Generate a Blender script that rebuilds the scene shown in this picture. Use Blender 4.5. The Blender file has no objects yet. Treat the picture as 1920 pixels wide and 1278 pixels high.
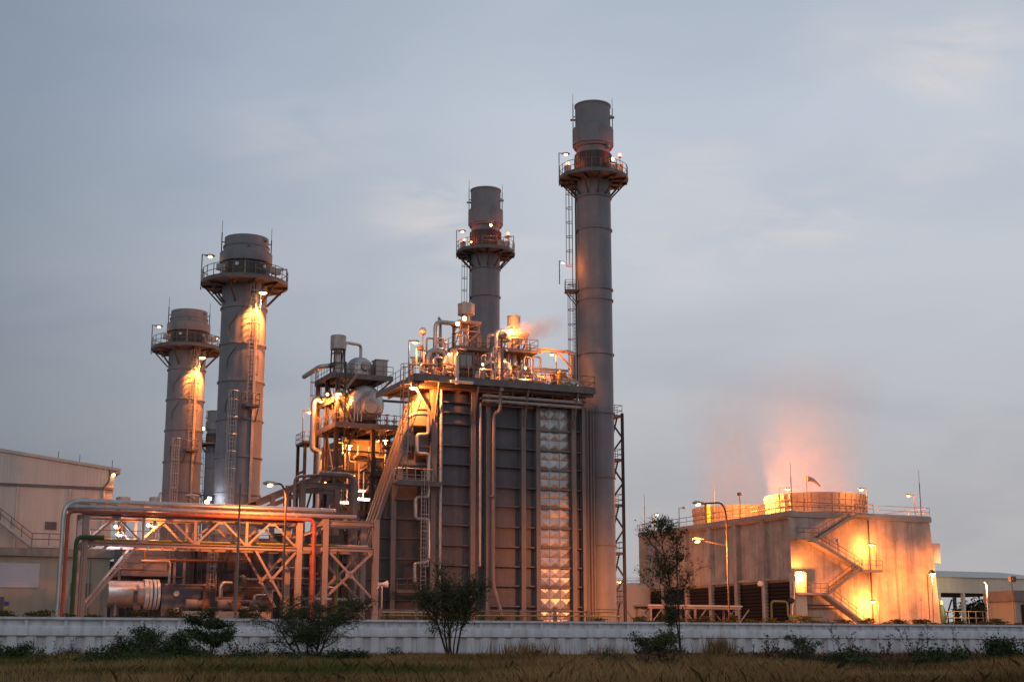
import bpy, bmesh, math, random
import numpy as np
from mathutils import Vector, Matrix, noise
R = math.radians
SC = bpy.context.scene
COL = SC.collection
# ---------------------------------------------------------------- camera, sky, sun, exposure
FPX = 2700.0
TILT = math.atan2(576, FPX)
ZC = 0.3
cam = bpy.data.cameras.new('camera'); cam.sensor_width = 36; cam.sensor_fit = 'HORIZONTAL'
cam.lens = 36 * FPX / 1920; cam.clip_start = 0.2; cam.clip_end = 4000
camo = bpy.data.objects.new('camera', cam); COL.objects.link(camo)
camo.location = (0, 0, ZC); camo.rotation_euler = (R(90) + TILT, 0, 0)
SC.camera = camo
SC.view_settings.view_transform = 'Standard'; SC.view_settings.look = 'None'
SC.view_settings.exposure = 0.0; SC.view_settings.gamma = 1
SC.cycles.use_denoising = True
SC.cycles.max_bounces = 10; SC.cycles.volume_bounces = 10; SC.cycles.diffuse_bounces = 4; SC.cycles.glossy_bounces = 4
SC.cycles.sample_clamp_indirect = 4
SC.cycles.caustics_reflective = False; SC.cycles.caustics_refractive = False

BACK = 0.66
SUN_EL, SUN_ROT = R(2.0), R(-150)
W = bpy.data.worlds.new('World'); SC.world = W; W.use_nodes = True
nt = W.node_tree; nt.nodes.clear()
def N(t, **kw):
    n = nt.nodes.new(t)
    for k, x in kw.items(): setattr(n, k, x)
    return n
def L(a, b): nt.links.new(a, b)
out = N('ShaderNodeOutputWorld'); bg = N('ShaderNodeBackground'); bg.inputs[1].default_value = 0.113
L(bg.outputs[0], out.inputs[0])
sky = N('ShaderNodeTexSky', sky_type='NISHITA'); sky.sun_disc = False
sky.sun_elevation = SUN_EL; sky.sun_rotation = SUN_ROT; sky.altitude = 10
sky.air_density = 1.2; sky.dust_density = 2.0; sky.ozone_density = 2.0
tc = N('ShaderNodeTexCoord')
sep = N('ShaderNodeSeparateXYZ'); L(tc.outputs['Generated'], sep.inputs[0])
# cloud sheet: direction divided by its height gives a flat layer seen in perspective
zz = N('ShaderNodeMath', operation='ADD'); L(sep.outputs[2], zz.inputs[0]); zz.inputs[1].default_value = 0.30
zm = N('ShaderNodeMath', operation='MAXIMUM'); L(zz.outputs[0], zm.inputs[0]); zm.inputs[1].default_value = 0.05
dv = N('ShaderNodeVectorMath', operation='DIVIDE'); L(tc.outputs['Generated'], dv.inputs[0])
cb = N('ShaderNodeCombineXYZ')
for i in range(3): L(zm.outputs[0], cb.inputs[i])
L(cb.outputs[0], dv.inputs[1])
def noise_tex(scale, detail, rough, loc, sx=1, sy=1, dist=0.3):
    mp = N('ShaderNodeMapping'); mp.inputs['Location'].default_value = loc
    mp.inputs['Scale'].default_value = (sx, sy, 1); L(dv.outputs[0], mp.inputs[0])
    t = N('ShaderNodeTexNoise'); t.inputs['Scale'].default_value = scale; t.inputs['Detail'].default_value = detail
    t.inputs['Roughness'].default_value = rough; t.inputs['Distortion'].default_value = dist
    L(mp.outputs[0], t.inputs[0]); return t
def ramp(src, stops):
    r = N('ShaderNodeValToRGB'); e = r.color_ramp.elements
    while len(e) < len(stops): e.new(0.5)
    for i, (p, c) in enumerate(stops):
        e[i].position = p; e[i].color = (*c, 1) if len(c) == 3 else c
    L(src, r.inputs[0]); return r
def mixc(fac, a, b, blend='MIX'):
    m = N('ShaderNodeMix', data_type='RGBA', blend_type=blend)
    if isinstance(fac, (int, float)): m.inputs[0].default_value = fac
    else: L(fac, m.inputs[0])
    for s, x in ((6, a), (7, b)):
        if isinstance(x, tuple): m.inputs[s].default_value = (*x, 1)
        else: L(x, m.inputs[s])
    return m.outputs[2]
# veil of stratus: blue grey overhead, paler and pinker low down
mr = N('ShaderNodeMapRange'); L(sep.outputs[2], mr.inputs[0]); mr.inputs[1].default_value = 0.0; mr.inputs[2].default_value = 0.55
veil = ramp(mr.outputs[0], [(0.0, (4.1, 3.98, 4.1)), (0.2, (4.35, 4.35, 4.6)), (0.45, (5.02, 5.34, 5.9)), (0.65, (4.95, 5.46, 6.25)), (0.8, (4.15, 4.7, 5.5)), (1.0, (3.3, 3.9, 4.75))])
# left side darkened, the lens vignette put into the sky colour
mx = N('ShaderNodeMapRange'); L(sep.outputs[0], mx.inputs[0]); mx.inputs[1].default_value = -0.40; mx.inputs[2].default_value = 0.02
side = ramp(mx.outputs[0], [(0.0, (0.40, 0.45, 0.50)), (0.5, (0.76, 0.79, 0.83)), (1.0, (1, 1, 1))])
base = mixc(1.0, veil.outputs[0], side.outputs[0], 'MULTIPLY')
n1 = noise_tex(2.6, 5, 0.5, (3.1, 0.4, 0), 1.0, 1.25, 0.5)
grey = ramp(n1.outputs[0], [(0.30, (0.90, 0.915, 0.94)), (0.5, (1.0, 1.0, 1.0)), (0.70, (1.05, 1.035, 1.015))])
base = mixc(1.0, base, grey.outputs[0], 'MULTIPLY')
n2 = noise_tex(7.0, 7, 0.6, (7.3, 2.2, 0), 1.0, 1.6, 0.6)
rag = ramp(n2.outputs[0], [(0.38, (0, 0, 0)), (0.72, (1, 1, 1))])
def patch(px, py, width, amount, base):                  # a thin gap in the veil, glowing pale pink, at a compass direction
    x, y = (px-960)/FPX, (639-py)/FPX; s, c = math.sin(TILT), math.cos(TILT); d = Vector((x, c - y*s, s + y*c)).normalized()
    sb = N('ShaderNodeVectorMath', operation='SUBTRACT'); L(tc.outputs['Generated'], sb.inputs[0]); sb.inputs[1].default_value = d
    sc = N('ShaderNodeVectorMath', operation='MULTIPLY'); L(sb.outputs[0], sc.inputs[0]); sc.inputs[1].default_value = (1/width, 1/width, 1.9/width)
    ln = N('ShaderNodeVectorMath', operation='LENGTH'); L(sc.outputs[0], ln.inputs[0])
    m = N('ShaderNodeMapRange', interpolation_type='SMOOTHERSTEP'); L(ln.outputs['Value'], m.inputs[0]); m.inputs[1].default_value = 0; m.inputs[2].default_value = 1; m.inputs[3].default_value = amount; m.inputs[4].default_value = 0
    mu = N('ShaderNodeMath', operation='MULTIPLY'); L(m.outputs[0], mu.inputs[0]); L(rag.outputs[0], mu.inputs[1])
    return mixc(mu.outputs[0], base, (7.6, 6.7, 6.2))
for a in ((800, 390, .07, .75), (1810, 110, .075, .7), (1480, 415, .08, .5), (1330, 315, .06, .35), (1250, 470, .10, .25), (1690, 90, .12, .25), (560, 250, .10, .25), (900, 480, .10, .3), (1800, 330, .12, .25)): base = patch(*a, base)
# the half of the sky behind the camera
my = N('ShaderNodeMapRange'); L(sep.outputs[1], my.inputs[0]); my.inputs[1].default_value = -0.3; my.inputs[2].default_value = 0.4; my.inputs[3].default_value = BACK; my.inputs[4].default_value = 1.0
base = mixc(1.0, base, my.outputs[0], 'MULTIPLY')
fin = mixc(0.92, sky.outputs[0], base)
L(fin, bg.inputs[0])

sl = bpy.data.lights.new('sun', 'SUN'); sl.energy = 0.25; sl.angle = R(40); sl.color = (1.0, 0.92, 0.88)
so = bpy.data.objects.new('sun', sl); COL.objects.link(so)
so.rotation_euler = (R(90) - R(22), 0, R(-25))       # the last skylight from behind the camera

# ---------------------------------------------------------------- plant frame: u along the fence, v away from it
TH = R(24); D = (math.cos(TH), math.sin(TH)); NN = (-math.sin(TH), math.cos(TH)); O = (0.0, 106.4)
def Wd(p): return Vector((O[0] + p[0]*D[0] + p[1]*NN[0], O[1] + p[0]*D[1] + p[1]*NN[1], p[2]))
def _ray(px, py):
    x = (px - 960) / FPX; y = (639 - py) / FPX; s, c = math.sin(TILT), math.cos(TILT)
    return x, c - y*s, s + y*c
def pv(px, py, v):                                    # sighted point on the plane v
    d = _ray(px, py); k = (v + O[1]*NN[1]) / (d[0]*NN[0] + d[1]*NN[1])
    X, Y = d[0]*k - O[0], d[1]*k - O[1]
    return (X*D[0] + Y*D[1], v, ZC + d[2]*k)
def pu(px, py, u):
    d = _ray(px, py); k = (u + O[1]*D[1]) / (d[0]*D[0] + d[1]*D[1])
    X, Y = d[0]*k - O[0], d[1]*k - O[1]
    return (u, X*NN[0] + Y*NN[1], ZC + d[2]*k)
def pz(px, py, Z):
    d = _ray(px, py); k = Z / d[1]; X, Y = d[0]*k - O[0], d[1]*k - O[1]
    return (X*D[0] + Y*D[1], X*NN[0] + Y*NN[1], ZC + d[2]*k)

BASE = {}
def tag(o, label=None, cat=None, group=None, kind=None):
    if label: o['label'] = label
    if cat: o['category'] = cat
    if group: o['group'] = group
    if kind: o['kind'] = kind
    return o
def thing(name, label, cat, base, group=None):
    o = bpy.data.objects.new(name, None); COL.objects.link(o); o.empty_display_size = 0.3
    o.location = Wd(base); o.rotation_euler = (0, 0, TH); BASE[o.name] = tuple(base)
    return tag(o, label, cat, group)
def copy_tree(o, parent=None, loc=None, label=None):
    c = o.copy(); COL.objects.link(c); c.parent = parent
    if loc: c.location = Wd(loc); BASE[c.name] = tuple(loc)
    if label: c['label'] = label
    for ch in list(o.children): copy_tree(ch, c)
    return c
def V3(p): return Vector(p)
class MB:
    def __init__(s): s.v = []; s.f = []
    def add(s, vs, fs):
        o = len(s.v); s.v += [tuple(x) for x in vs]; s.f += [tuple(i + o for i in f) for f in fs]; return s
    def box(s, u0, u1, v0, v1, z0, z1):
        vs = [(u, v, z) for z in (z0, z1) for u, v in ((u0, v0), (u1, v0), (u1, v1), (u0, v1))]
        return s.add(vs, [(3,2,1,0),(4,5,6,7),(0,1,5,4),(1,2,6,5),(2,3,7,6),(3,0,4,7)])
    def beam(s, p, q, w, h=None, up=None):
        p, q = V3(p), V3(q); h = h or w; d = (q - p).normalized()
        up = V3(up) if up else (V3((0,0,1)) if abs(d.z) < 0.9 else V3((0,1,0)))
        a = d.cross(up).normalized() * (w/2); b = a.cross(d).normalized() * (h/2)
        vs = [x + i*a + j*b for x in (p, q) for i, j in ((-1,-1),(1,-1),(1,1),(-1,1))]
        return s.add(vs, [(0,1,2,3),(7,6,5,4),(0,4,5,1),(1,5,6,2),(2,6,7,3),(3,7,4,0)])
    def ibeam(s, p, q, w, h, t=0.06, up=None):          # rolled H section
        p, q = V3(p), V3(q); d = (q - p).normalized()
        up = V3(up) if up else (V3((0,0,1)) if abs(d.z) < 0.9 else V3((0,1,0)))
        a = d.cross(up).normalized(); b = a.cross(d).normalized()
        for k in (-1, 1): s.beam(p + b*k*(h-t)/2, q + b*k*(h-t)/2, w, t, b)
        return s.beam(p, q, t, h - 2*t, b)
    def tube(s, p, q, r, n=8, r2=None):
        p, q = V3(p), V3(q); r2 = r if r2 is None else r2; d = (q - p).normalized()
        up = V3((0,0,1)) if abs(d.z) < 0.9 else V3((0,1,0)); a = d.cross(up).normalized(); b = a.cross(d)
        ring = [a*math.cos(2*math.pi*i/n) + b*math.sin(2*math.pi*i/n) for i in range(n)]
        vs = [p + r*x for x in ring] + [q + r2*x for x in ring]
        return s.add(vs, [(i, i+n, (i+1) % n + n, (i+1) % n) for i in range(n)] + [tuple(range(n)), tuple(range(2*n-1, n-1, -1))])
    def pipe(s, pts, r, n=10, bend=None, closed=False):
        pts = [V3(p) for p in pts]; bend = bend or 2.2*r; path = [pts[0]]
        for i in range(1, len(pts) - 1):
            a, b, c = pts[i-1], pts[i], pts[i+1]; d1, d2 = (a - b), (c - b)
            k = min(bend, d1.length*0.48, d2.length*0.48); e1, e2 = b + d1.normalized()*k, b + d2.normalized()*k
            for t in (0, .25, .5, .75, 1): path.append(e1*(1-t)**2 + b*2*t*(1-t) + e2*t*t)
        path.append(pts[-1]); vs = []; fs = []
        d = (path[1] - path[0]).normalized(); up = V3((0,0,1)) if abs(d.z) < 0.9 else V3((0,1,0)); a = d.cross(up).normalized()
        m = len(path)
        for i, p in enumerate(path):
            d = ((path[min(i+1, m-1)] - p).normalized() + (p - path[max(i-1, 0)]).normalized())
            d = d.normalized() if d.length > 1e-6 else V3((0,0,1))
            a = (a - d*a.dot(d)).normalized(); b = d.cross(a)
            vs += [p + r*(a*math.cos(2*math.pi*k/n) + b*math.sin(2*math.pi*k/n)) for k in range(n)]
        for i in range(m - 1):
            fs += [(i*n+k, i*n+(k+1) % n, (i+1)*n+(k+1) % n, (i+1)*n+k) for k in range(n)]
        fs += [tuple(range(n-1, -1, -1)), tuple(range((m-1)*n, m*n))]
        return s.add(vs, fs)
    def lathe(s, c, prof, n=32, axis='z', a0=0, a1=None, cap=True):
        full = a1 is None; m = n if full else n + 1; vs = []; fs = []; P = len(prof)
        for r, h in prof:
            for i in range(m):
                a = a0 + (2*math.pi if full else a1 - a0) * i / n
                x, y = r*math.cos(a), r*math.sin(a)
                vs.append((c[0]+x, c[1]+y, c[2]+h) if axis == 'z' else ((c[0]+x, c[1]+h, c[2]-y) if axis == 'v' else (c[0]+h, c[1]+x, c[2]+y)))
        for j in range(P - 1):
            for i in range(n):
                k = (i+1) % m
                fs.append((j*m+i, j*m+k, (j+1)*m+k, (j+1)*m+i))
        if full and cap:
            if prof[0][0] > 1e-4: fs.append(tuple(range(m-1, -1, -1)))
            if prof[-1][0] > 1e-4: fs.append(tuple(range((P-1)*m, P*m)))
        return s.add(vs, fs)
    def prism(s, pts, axis, a, b):                       # extrude a polygon; axis 'v': pts are (u,z); 'u': (v,z); 'z': (u,v)
        n = len(pts); f = {'v': lambda p, t: (p[0], t, p[1]), 'u': lambda p, t: (t, p[0], p[1]), 'z': lambda p, t: (p[0], p[1], t)}[axis]
        return s.add([f(p, a) for p in pts] + [f(p, b) for p in pts],
                     [tuple(range(n)), tuple(range(2*n-1, n-1, -1))] + [(i, i+n, (i+1) % n + n, (i+1) % n) for i in range(n)])
    def rail(s, pts, h=1.1, sp=1.5, t=0.055, closed=False, toe=True):
        pts = [V3(p) for p in pts]
        if closed: pts.append(pts[0])
        for a, b in zip(pts, pts[1:]):
            n = max(1, round((b - a).length / sp))
            for i in range(n + (0 if closed else 1)):
                p = a.lerp(b, i / n); s.tube(p, p + V3((0,0,h)), t*0.5, 4)
            for k in (h, h*0.52): s.tube(a + V3((0,0,k)), b + V3((0,0,k)), t*0.5, 4)
            if toe: s.beam(a + V3((0,0,.07)), b + V3((0,0,.07)), 0.015, 0.12)
        return s
    def ladder(s, p, z1, ang, cage=True, w=0.45, t=0.05, z_cage=2.2, cw=0.38):
        o = V3((math.cos(ang), math.sin(ang), 0)); a = V3((-o.y, o.x, 0)); p = V3(p)
        for k in (-1, 1): s.beam(p + a*k*w/2, V3((p.x, p.y, z1 + 1.0)) + a*k*w/2, t, t)
        z = p.z + 0.3
        while z < z1:
            q = V3((p.x, p.y, z)); s.beam(q - a*w/2, q + a*w/2, 0.04, 0.04); z += 0.36
        if cage:
            zs = p.z + z_cage; hoops = []; z = zs
            while z < z1 + 1: hoops.append(z); z += 1.5
            hoops.append(z1 + 1.0)
            arc = [(-.42, 0.0), (-.42, .35), (-.22, .68), (.22, .68), (.42, .35), (.42, 0.0)]
            k2 = cw / .42
            for z in hoops:
                P = [V3((p.x, p.y, z)) + a*x*k2 + o*y*k2 for x, y in arc]
                for q0, q1 in zip(P, P[1:]): s.beam(q0, q1, 0.045, 0.06)
            for x, y in arc[1:5]:
                q = V3((p.x, p.y, 0)) + a*x*k2 + o*y*k2
                s.beam(q + V3((0,0,hoops[0])), q + V3((0,0,hoops[-1])), 0.035, 0.035)
        return s
    def flight(s, p, q, w=1.0, t=0.16, vdir=(0,1,0), treads=True):
        p, q, d = V3(p), V3(q), V3(vdir)
        for k in (-.5, .5): s.beam(p + d*k*w, q + d*k*w, 0.06, t*1.6)
        n = max(3, int(abs(q.z - p.z) / 0.2)); run = (q - p); run.z = 0; run = run / n
        for i in range(n):
            c = p.lerp(q, (i + .5) / n)
            s.beam(c - d*w/2, c + d*w/2, run.length * 0.95, 0.05, (0,0,1))
        return s
    def build(s, name, m, parent=None, base=None, sharp=35, flat=False):
        b = BASE[parent.name] if parent and parent.name in BASE else (base or (0, 0, 0))
        me = bpy.data.meshes.new(name)
        me.from_pydata([(x[0]-b[0], x[1]-b[1], x[2]-b[2]) for x in s.v], [], s.f); me.materials.append(m)
        if not flat:
            me.polygons.foreach_set('use_smooth', [True] * len(me.polygons)); me.set_sharp_from_angle(angle=R(sharp))
        me.update(); o = bpy.data.objects.new(name, me); COL.objects.link(o)
        if parent: o.parent = parent
        else: o.location = Wd(b); o.rotation_euler = (0, 0, TH)
        BASE[o.name] = tuple(b); return o

# ---------------------------------------------------------------- materials
def mat(name, col, rough=0.6, metal=0.0, var=0.25, scale=0.6, streak=0.0, dark=(0.05,0.04,0.035), wave=None, bump=0.0, bscale=6.0, spec=0.5, emit=None, seam=None, trans=0.0):
    m = bpy.data.materials.new(name); m.use_nodes = True; t = m.node_tree; bs = t.nodes['Principled BSDF']
    bs.inputs['Roughness'].default_value = rough; bs.inputs['Metallic'].default_value = metal
    bs.inputs['Specular IOR Level'].default_value = spec
    def n(k, **kw):
        x = t.nodes.new(k)
        for a, b in kw.items(): setattr(x, a, b)
        return x
    if emit:
        bs.inputs['Emission Color'].default_value = (*emit[0], 1); bs.inputs['Emission Strength'].default_value = emit[1]
        bs.inputs['Base Color'].default_value = (*col, 1); return m
    c = n('ShaderNodeTexCoord'); no = n('ShaderNodeTexNoise'); no.inputs['Scale'].default_value = scale; no.inputs['Detail'].default_value = 6
    no.inputs['Roughness'].default_value = 0.65; t.links.new(c.outputs['Object'], no.inputs[0])
    mr = n('ShaderNodeMapRange'); mr.inputs[1].default_value = 0.3; mr.inputs[2].default_value = 0.7
    mr.inputs[3].default_value = 1 - var; mr.inputs[4].default_value = 1 + var; t.links.new(no.outputs[0], mr.inputs[0])
    mx = n('ShaderNodeMix', data_type='RGBA', blend_type='MULTIPLY'); mx.inputs[0].default_value = 1; mx.inputs[6].default_value = (*col, 1)
    t.links.new(mr.outputs[0], mx.inputs[7]); cur = mx.outputs[2]
    if streak:
        mp = n('ShaderNodeMapping'); mp.inputs['Scale'].default_value = (1.5, 1.5, 0.09); t.links.new(c.outputs['Object'], mp.inputs[0])
        s2 = n('ShaderNodeTexNoise'); s2.inputs['Scale'].default_value = 1.0; s2.inputs['Detail'].default_value = 7; s2.inputs['Roughness'].default_value = 0.7
        t.links.new(mp.outputs[0], s2.inputs[0])
        r2 = n('ShaderNodeMapRange'); r2.inputs[1].default_value = 0.45; r2.inputs[2].default_value = 0.68; r2.inputs[4].default_value = streak
        t.links.new(s2.outputs[0], r2.inputs[0])
        m2 = n('ShaderNodeMix', data_type='RGBA'); t.links.new(r2.outputs[0], m2.inputs[0]); t.links.new(cur, m2.inputs[6]); m2.inputs[7].default_value = (*dark, 1); cur = m2.outputs[2]
    t.links.new(cur, bs.inputs['Base Color'])
    h = None
    if wave:                                              # ribbed sheet: (direction, ribs per metre)
        w = n('ShaderNodeTexWave', wave_type='BANDS', bands_direction=wave[0], wave_profile='SIN'); w.inputs['Scale'].default_value = wave[1] * 0.314
        w.inputs['Distortion'].default_value = 0; t.links.new(c.outputs['Object'], w.inputs[0]); h = (w.outputs['Fac'], wave[2])
    elif bump:
        b2 = n('ShaderNodeTexNoise'); b2.inputs['Scale'].default_value = bscale; b2.inputs['Detail'].default_value = 5; t.links.new(c.outputs['Object'], b2.inputs[0]); h = (b2.outputs[0], bump)
    if h:
        bp = n('ShaderNodeBump'); bp.inputs['Strength'].default_value = 1.0; bp.inputs['Distance'].default_value = h[1]
        t.links.new(h[0], bp.inputs['Height']); t.links.new(bp.outputs[0], bs.inputs['Normal'])
    rr = n('ShaderNodeMapRange'); rr.inputs[3].default_value = max(0.05, rough - 0.1); rr.inputs[4].default_value = min(1, rough + 0.12)
    t.links.new(no.outputs[0], rr.inputs[0]); t.links.new(rr.outputs[0], bs.inputs['Roughness'])
    return m
M = {
 'stack': mat('stack_paint', (.245, .252, .28), .55, 0.0, .16, .5, .3, (.11, .10, .10)),
 'stackcap': mat('stack_cap_paint', (.26, .265, .29), .6, 0.0, .15, .7, .3, (.13, .12, .12)),
 'stackdark': mat('sooty_cladding', (.085, .075, .07), .5, 0.2, .3, .8, .5, (.03, .025, .02), ('X', 3.0, .03)),
 'casing': mat('casing_plate', (.125, .126, .148), .5, 0.1, .28, .45, .5, (.065, .055, .052), None, .03, .9),
 'column': mat('column_paint', (.225, .195, .19), .6, 0.0, .15, .8, .3, (.12, .09, .08)),
 'darksteel': mat('dark_steel', (.10, .085, .08), .6, 0.1, .25, 1.0, .3),
 'railing': mat('railing_steel', (.17, .15, .145), .5, 0.4, .2, 2.0),
 'galv': mat('galvanised_steel', (.46, .44, .43), .45, 0.6, .2, 2.0),
 'rack': mat('rack_primer', (.37, .30, .275), .6, 0.0, .15, .9, .35, (.2, .14, .11)),
 'alu': mat('aluminium_cladding', (.58, .56, .54), .42, 0.9, .14, 1.2, .25, (.3, .26, .24)),
 'panel': mat('embossed_aluminium', (.58, .57, .57), .42, 0.9, .22, .5, .35, (.34, .3, .28), None, .012, 4),
 'silver': mat('silver_sheet', (.46, .44, .43), .45, 0.5, .15, 1.5, .25, (.25, .2, .18)),
 'deck': mat('deck_fascia', (.19, .18, .185), .6, 0.2, .2, 1.0, .3),
 'grate': mat('floor_grating', (.10, .085, .075), .7, 0.2, .25, 3.0),
 'concrete': mat('board_marked_concrete', (.53, .46, .39), .85, 0, .32, .45, .6, (.21, .17, .14), ('X', 2.6, .004)),
 'concrete2': mat('smooth_concrete', (.46, .41, .36), .85, 0, .15, .6, .35, (.25, .2, .17), None, .01, 12),
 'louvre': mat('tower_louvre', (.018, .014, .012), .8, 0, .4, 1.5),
 'fence': mat('white_wall_paint', (.76, .78, .82), .8, 0, .16, .6, .65, (.42, .42, .41)),
 'fan': mat('fan_stack_panel', (.35, .32, .295), .55, .1, .15, 1.0, .3, (.25, .2, .17)),
 'clad': mat('ribbed_wall_cladding', (.70, .63, .57), .6, 0, .08, .3, .2, (.38, .33, .29), ('X', 3.2, .02)),
 'render': mat('pale_render', (.70, .62, .55), .85, 0, .10, .3, .3, (.36, .31, .27)),
 'annex': mat('annex_render', (.40, .38, .32), .85, 0, .12, .3, .35, (.24, .22, .18)),
 'shutter': mat('roller_shutter', (.50, .52, .56), .5, .1, .06, .5, 0, (0, 0, 0), ('Z', 9.0, .006)),
 'red': mat('red_pipe_paint', (.38, .105, .07), .6, 0, .2, 1.5, .3, (.25, .05, .03)),
 'green': mat('green_pipe_paint', (.03, .085, .03), .5, 0, .2, 1.5),
 'yellow': mat('yellow_green_paint', (.22, .25, .06), .6, 0, .15, 2.0),
 'ochre': mat('ochre_paint', (.62, .36, .06), .5, 0, .15, 2.0),
 'white': mat('white_enamel', (.75, .73, .70), .5, 0, .08, 1.0, .15, (.5, .45, .4)),
 'blackp': mat('black_plastic', (.03, .03, .03), .5, 0, .2, 2.0),
 'rust': mat('rusty_steel', (.28, .12, .06), .8, 0, .35, 1.5, .4),
 'glass': mat('dull_window', (.30, .33, .33), .15, 0, .1, 1.0),
 'wood': mat('roof_sheet_pale', (.62, .57, .52), .6, 0, .1, 1.0, .25, (.4, .34, .3), ('X', 3.0, .02)),
 'roofgreen': mat('warehouse_sheet', (.74, .72, .58), .6, 0, .08, .5, .2, (.45, .42, .34), ('X', 2.4, .02)),
 'yard': mat('yard_concrete', (.20, .18, .16), .9, 0, .25, .2),
 'soil': mat('dry_soil', (.075, .055, .035), 1.0, 0, .4, .5),
 'bark': mat('dark_bark', (.06, .045, .035), .9, 0, .3, 4.0),
 'tank': mat('tank_paint', (.62, .56, .48), .6, 0, .08, .3, .2, (.45, .4, .34)),
 'sodium': mat('sodium_lens', (1, .6, .25), emit=((1, .50, .16), 22)),
 'sodium_hot': mat('sodium_flood_lens', (1, .7, .3), emit=((1, .62, .22), 90)),
 'redlens': mat('red_obstruction_lens', (.8, .1, .05), emit=((1, .16, .08), 9)),
 'cool': mat('fluorescent_lens', (.8, .9, 1), emit=((.72, .86, 1), 6)),
 'offlens': mat('unlit_lens', (.55, .5, .48), .3),
}
# ---------------------------------------------------------------- ground
def gz(u, v):                                             # the field dips gently from the wall towards the camera
    t = max(0.0, -v)
    z = -0.34 - 0.0017*t if t < 68 else -0.4536 - 0.026*(t - 68)
    z = max(z, -1.5)
    return z + 0.10*noise.noise(Vector((u*.11, v*.11, 0))) + 0.05*noise.noise(Vector((u*.4, v*.4, 3)))
def make_ground():
    us = [-900, -400, -200] + [-120 + 2*i for i in range(131)] + [250, 450, 900]
    vs = [-600, -300, -170] + [-130 + 2*i for i in range(66)]
    vt = [(u, v, gz(u, v) if v < 0 else -0.12) for v in vs for u in us]; n = len(us)
    fs = [(j*n+i, j*n+i+1, (j+1)*n+i+1, (j+1)*n+i) for j in range(len(vs)-1) for i in range(n-1)]
    m = MB(); m.add(vt, fs); tag(m.build('ground', M['soil'], sharp=180), kind='structure')
    y = MB(); y.add([(-2500, .02, -.03), (2500, .02, -.03), (2500, 3500, -.03), (-2500, 3500, -.03)], [(0,1,2,3)])
    tag(y.build('yard', M['yard']), kind='structure')
make_ground()

# ---------------------------------------------------------------- white boundary wall
def make_wall():
    t = thing('boundary_wall', 'long white precast boundary wall running across the whole foreground', 'wall', (0, 0, 0))
    W0, NB0, NB1 = 2.4, -22, 29
    def bay_mesh():
        m = MB()
        m.box(0.085, W0-.085, .14, .22, -.5, 1.08)           # recessed lower sheet
        for k in (0.36, 1.56): m.prism([(k-.36, -.5), (k+.36, -.5), (k+.29, 1.07), (k-.29, 1.07)], 'v', -.03, .139)
        m.box(0.085, W0-.085, .20, .28, 1.70, 2.14)        # recessed upper sheet
        return m
    proto = None
    for i in range(NB0, NB1):
        u = i*W0
        if proto is None:
            m = bay_mesh(); proto = m.build('wall_panel', M['fence']); proto.parent = t; proto.rotation_euler = (0,0,0); proto.location = (u, 0, 0)
            q = MB(); q.box(-.09, .09, .0, .28, 1.702, 2.12); q.box(-.07, .07, .05, .22, -.5, 1.08)
            post = q.build('post', M['fence']); post.parent = t; post.rotation_euler = (0,0,0); post.location = (u, 0, 0)
        else:
            for src in (proto, post):
                c = src.copy(); COL.objects.link(c); c.location = (u + random.uniform(-.015, .015), random.uniform(-.02, .02), random.uniform(-.02, .012))
    m = MB(); m.prism([(-.08, 1.72), (-.12, 1.66), (-.12, 1.12), (-.02, 1.05), (.44, 1.05), (.30, 1.70), (.0, 1.702)], 'u', NB0*W0, NB1*W0); m.build('ledge_beam', M['fence'], t)
    m = MB(); m.box(NB0*W0, NB1*W0, -.08, .30, 2.12, 2.27); m.build('coping', M['fence'], t)
random.seed(3); make_wall()

# ---------------------------------------------------------------- chimney stacks
def ring(m, c, r, z, h=.14, d=.13): m.lathe((c[0], c[1], z), [(r-.01, -h/2), (r+d, -h/2), (r+d, h/2), (r-.01, h/2)], 40, cap=False)
def ringplat(t, c, r, z, R_, nb, M2='deck'):
    m = MB(); m.lathe((c[0], c[1], z), [(r, 0), (R_, 0), (R_, .24), (R_-.02, .26), (r, .24)], 48, cap=False); m.build('platform', M[M2], t)
    m = MB(); pts = [(c[0]+(R_-.06)*math.cos(a), c[1]+(R_-.06)*math.sin(a), z+.26) for a in [2*math.pi*i/24 for i in range(24)]]
    m.rail(pts, 1.15, 9, .07, closed=True); m.build('railing', M['railing'], t)
    for i in range(nb):
        a = 2*math.pi*(i+.5)/nb; o = (math.cos(a), math.sin(a)); m = MB()
        P = lambda rr, zz: (c[0]+o[0]*rr, c[1]+o[1]*rr, zz)
        m.beam(P(r, z-.10), P(R_-.05, z-.10), .12, .18); m.beam(P(r+.05, z-1.75), P(R_-.3, z-.12), .12, .14)
        m.build('bracket', M['darksteel'], t)
def rods(t, c, r, z0, z1, angs):
    for a, zt in zip(angs, z1):
        m = MB(); x, y = c[0]+(r+.22)*math.cos(a), c[1]+(r+.22)*math.sin(a)
        m.tube((x, y, z0), (x, y, zt-1.1), .05, 6); m.tube((x, y, zt-1.1), (x, y, zt), .022, 5)
        for zz in (z0+.3, z0+1.7): m.beam((c[0]+(r-.05)*math.cos(a), c[1]+(r-.05)*math.sin(a), zz), (x, y, zz), .08, .08)
        m.build('lightning_rod', M['darksteel'], t)
def stub(m, c, r, a, z, l=.5, rr=.16):
    o = (math.cos(a), math.sin(a)); m.tube((c[0]+o[0]*(r-.1), c[1]+o[1]*(r-.1), z), (c[0]+o[0]*(r+l), c[1]+o[1]*(r+l), z), rr, 10)
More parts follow.
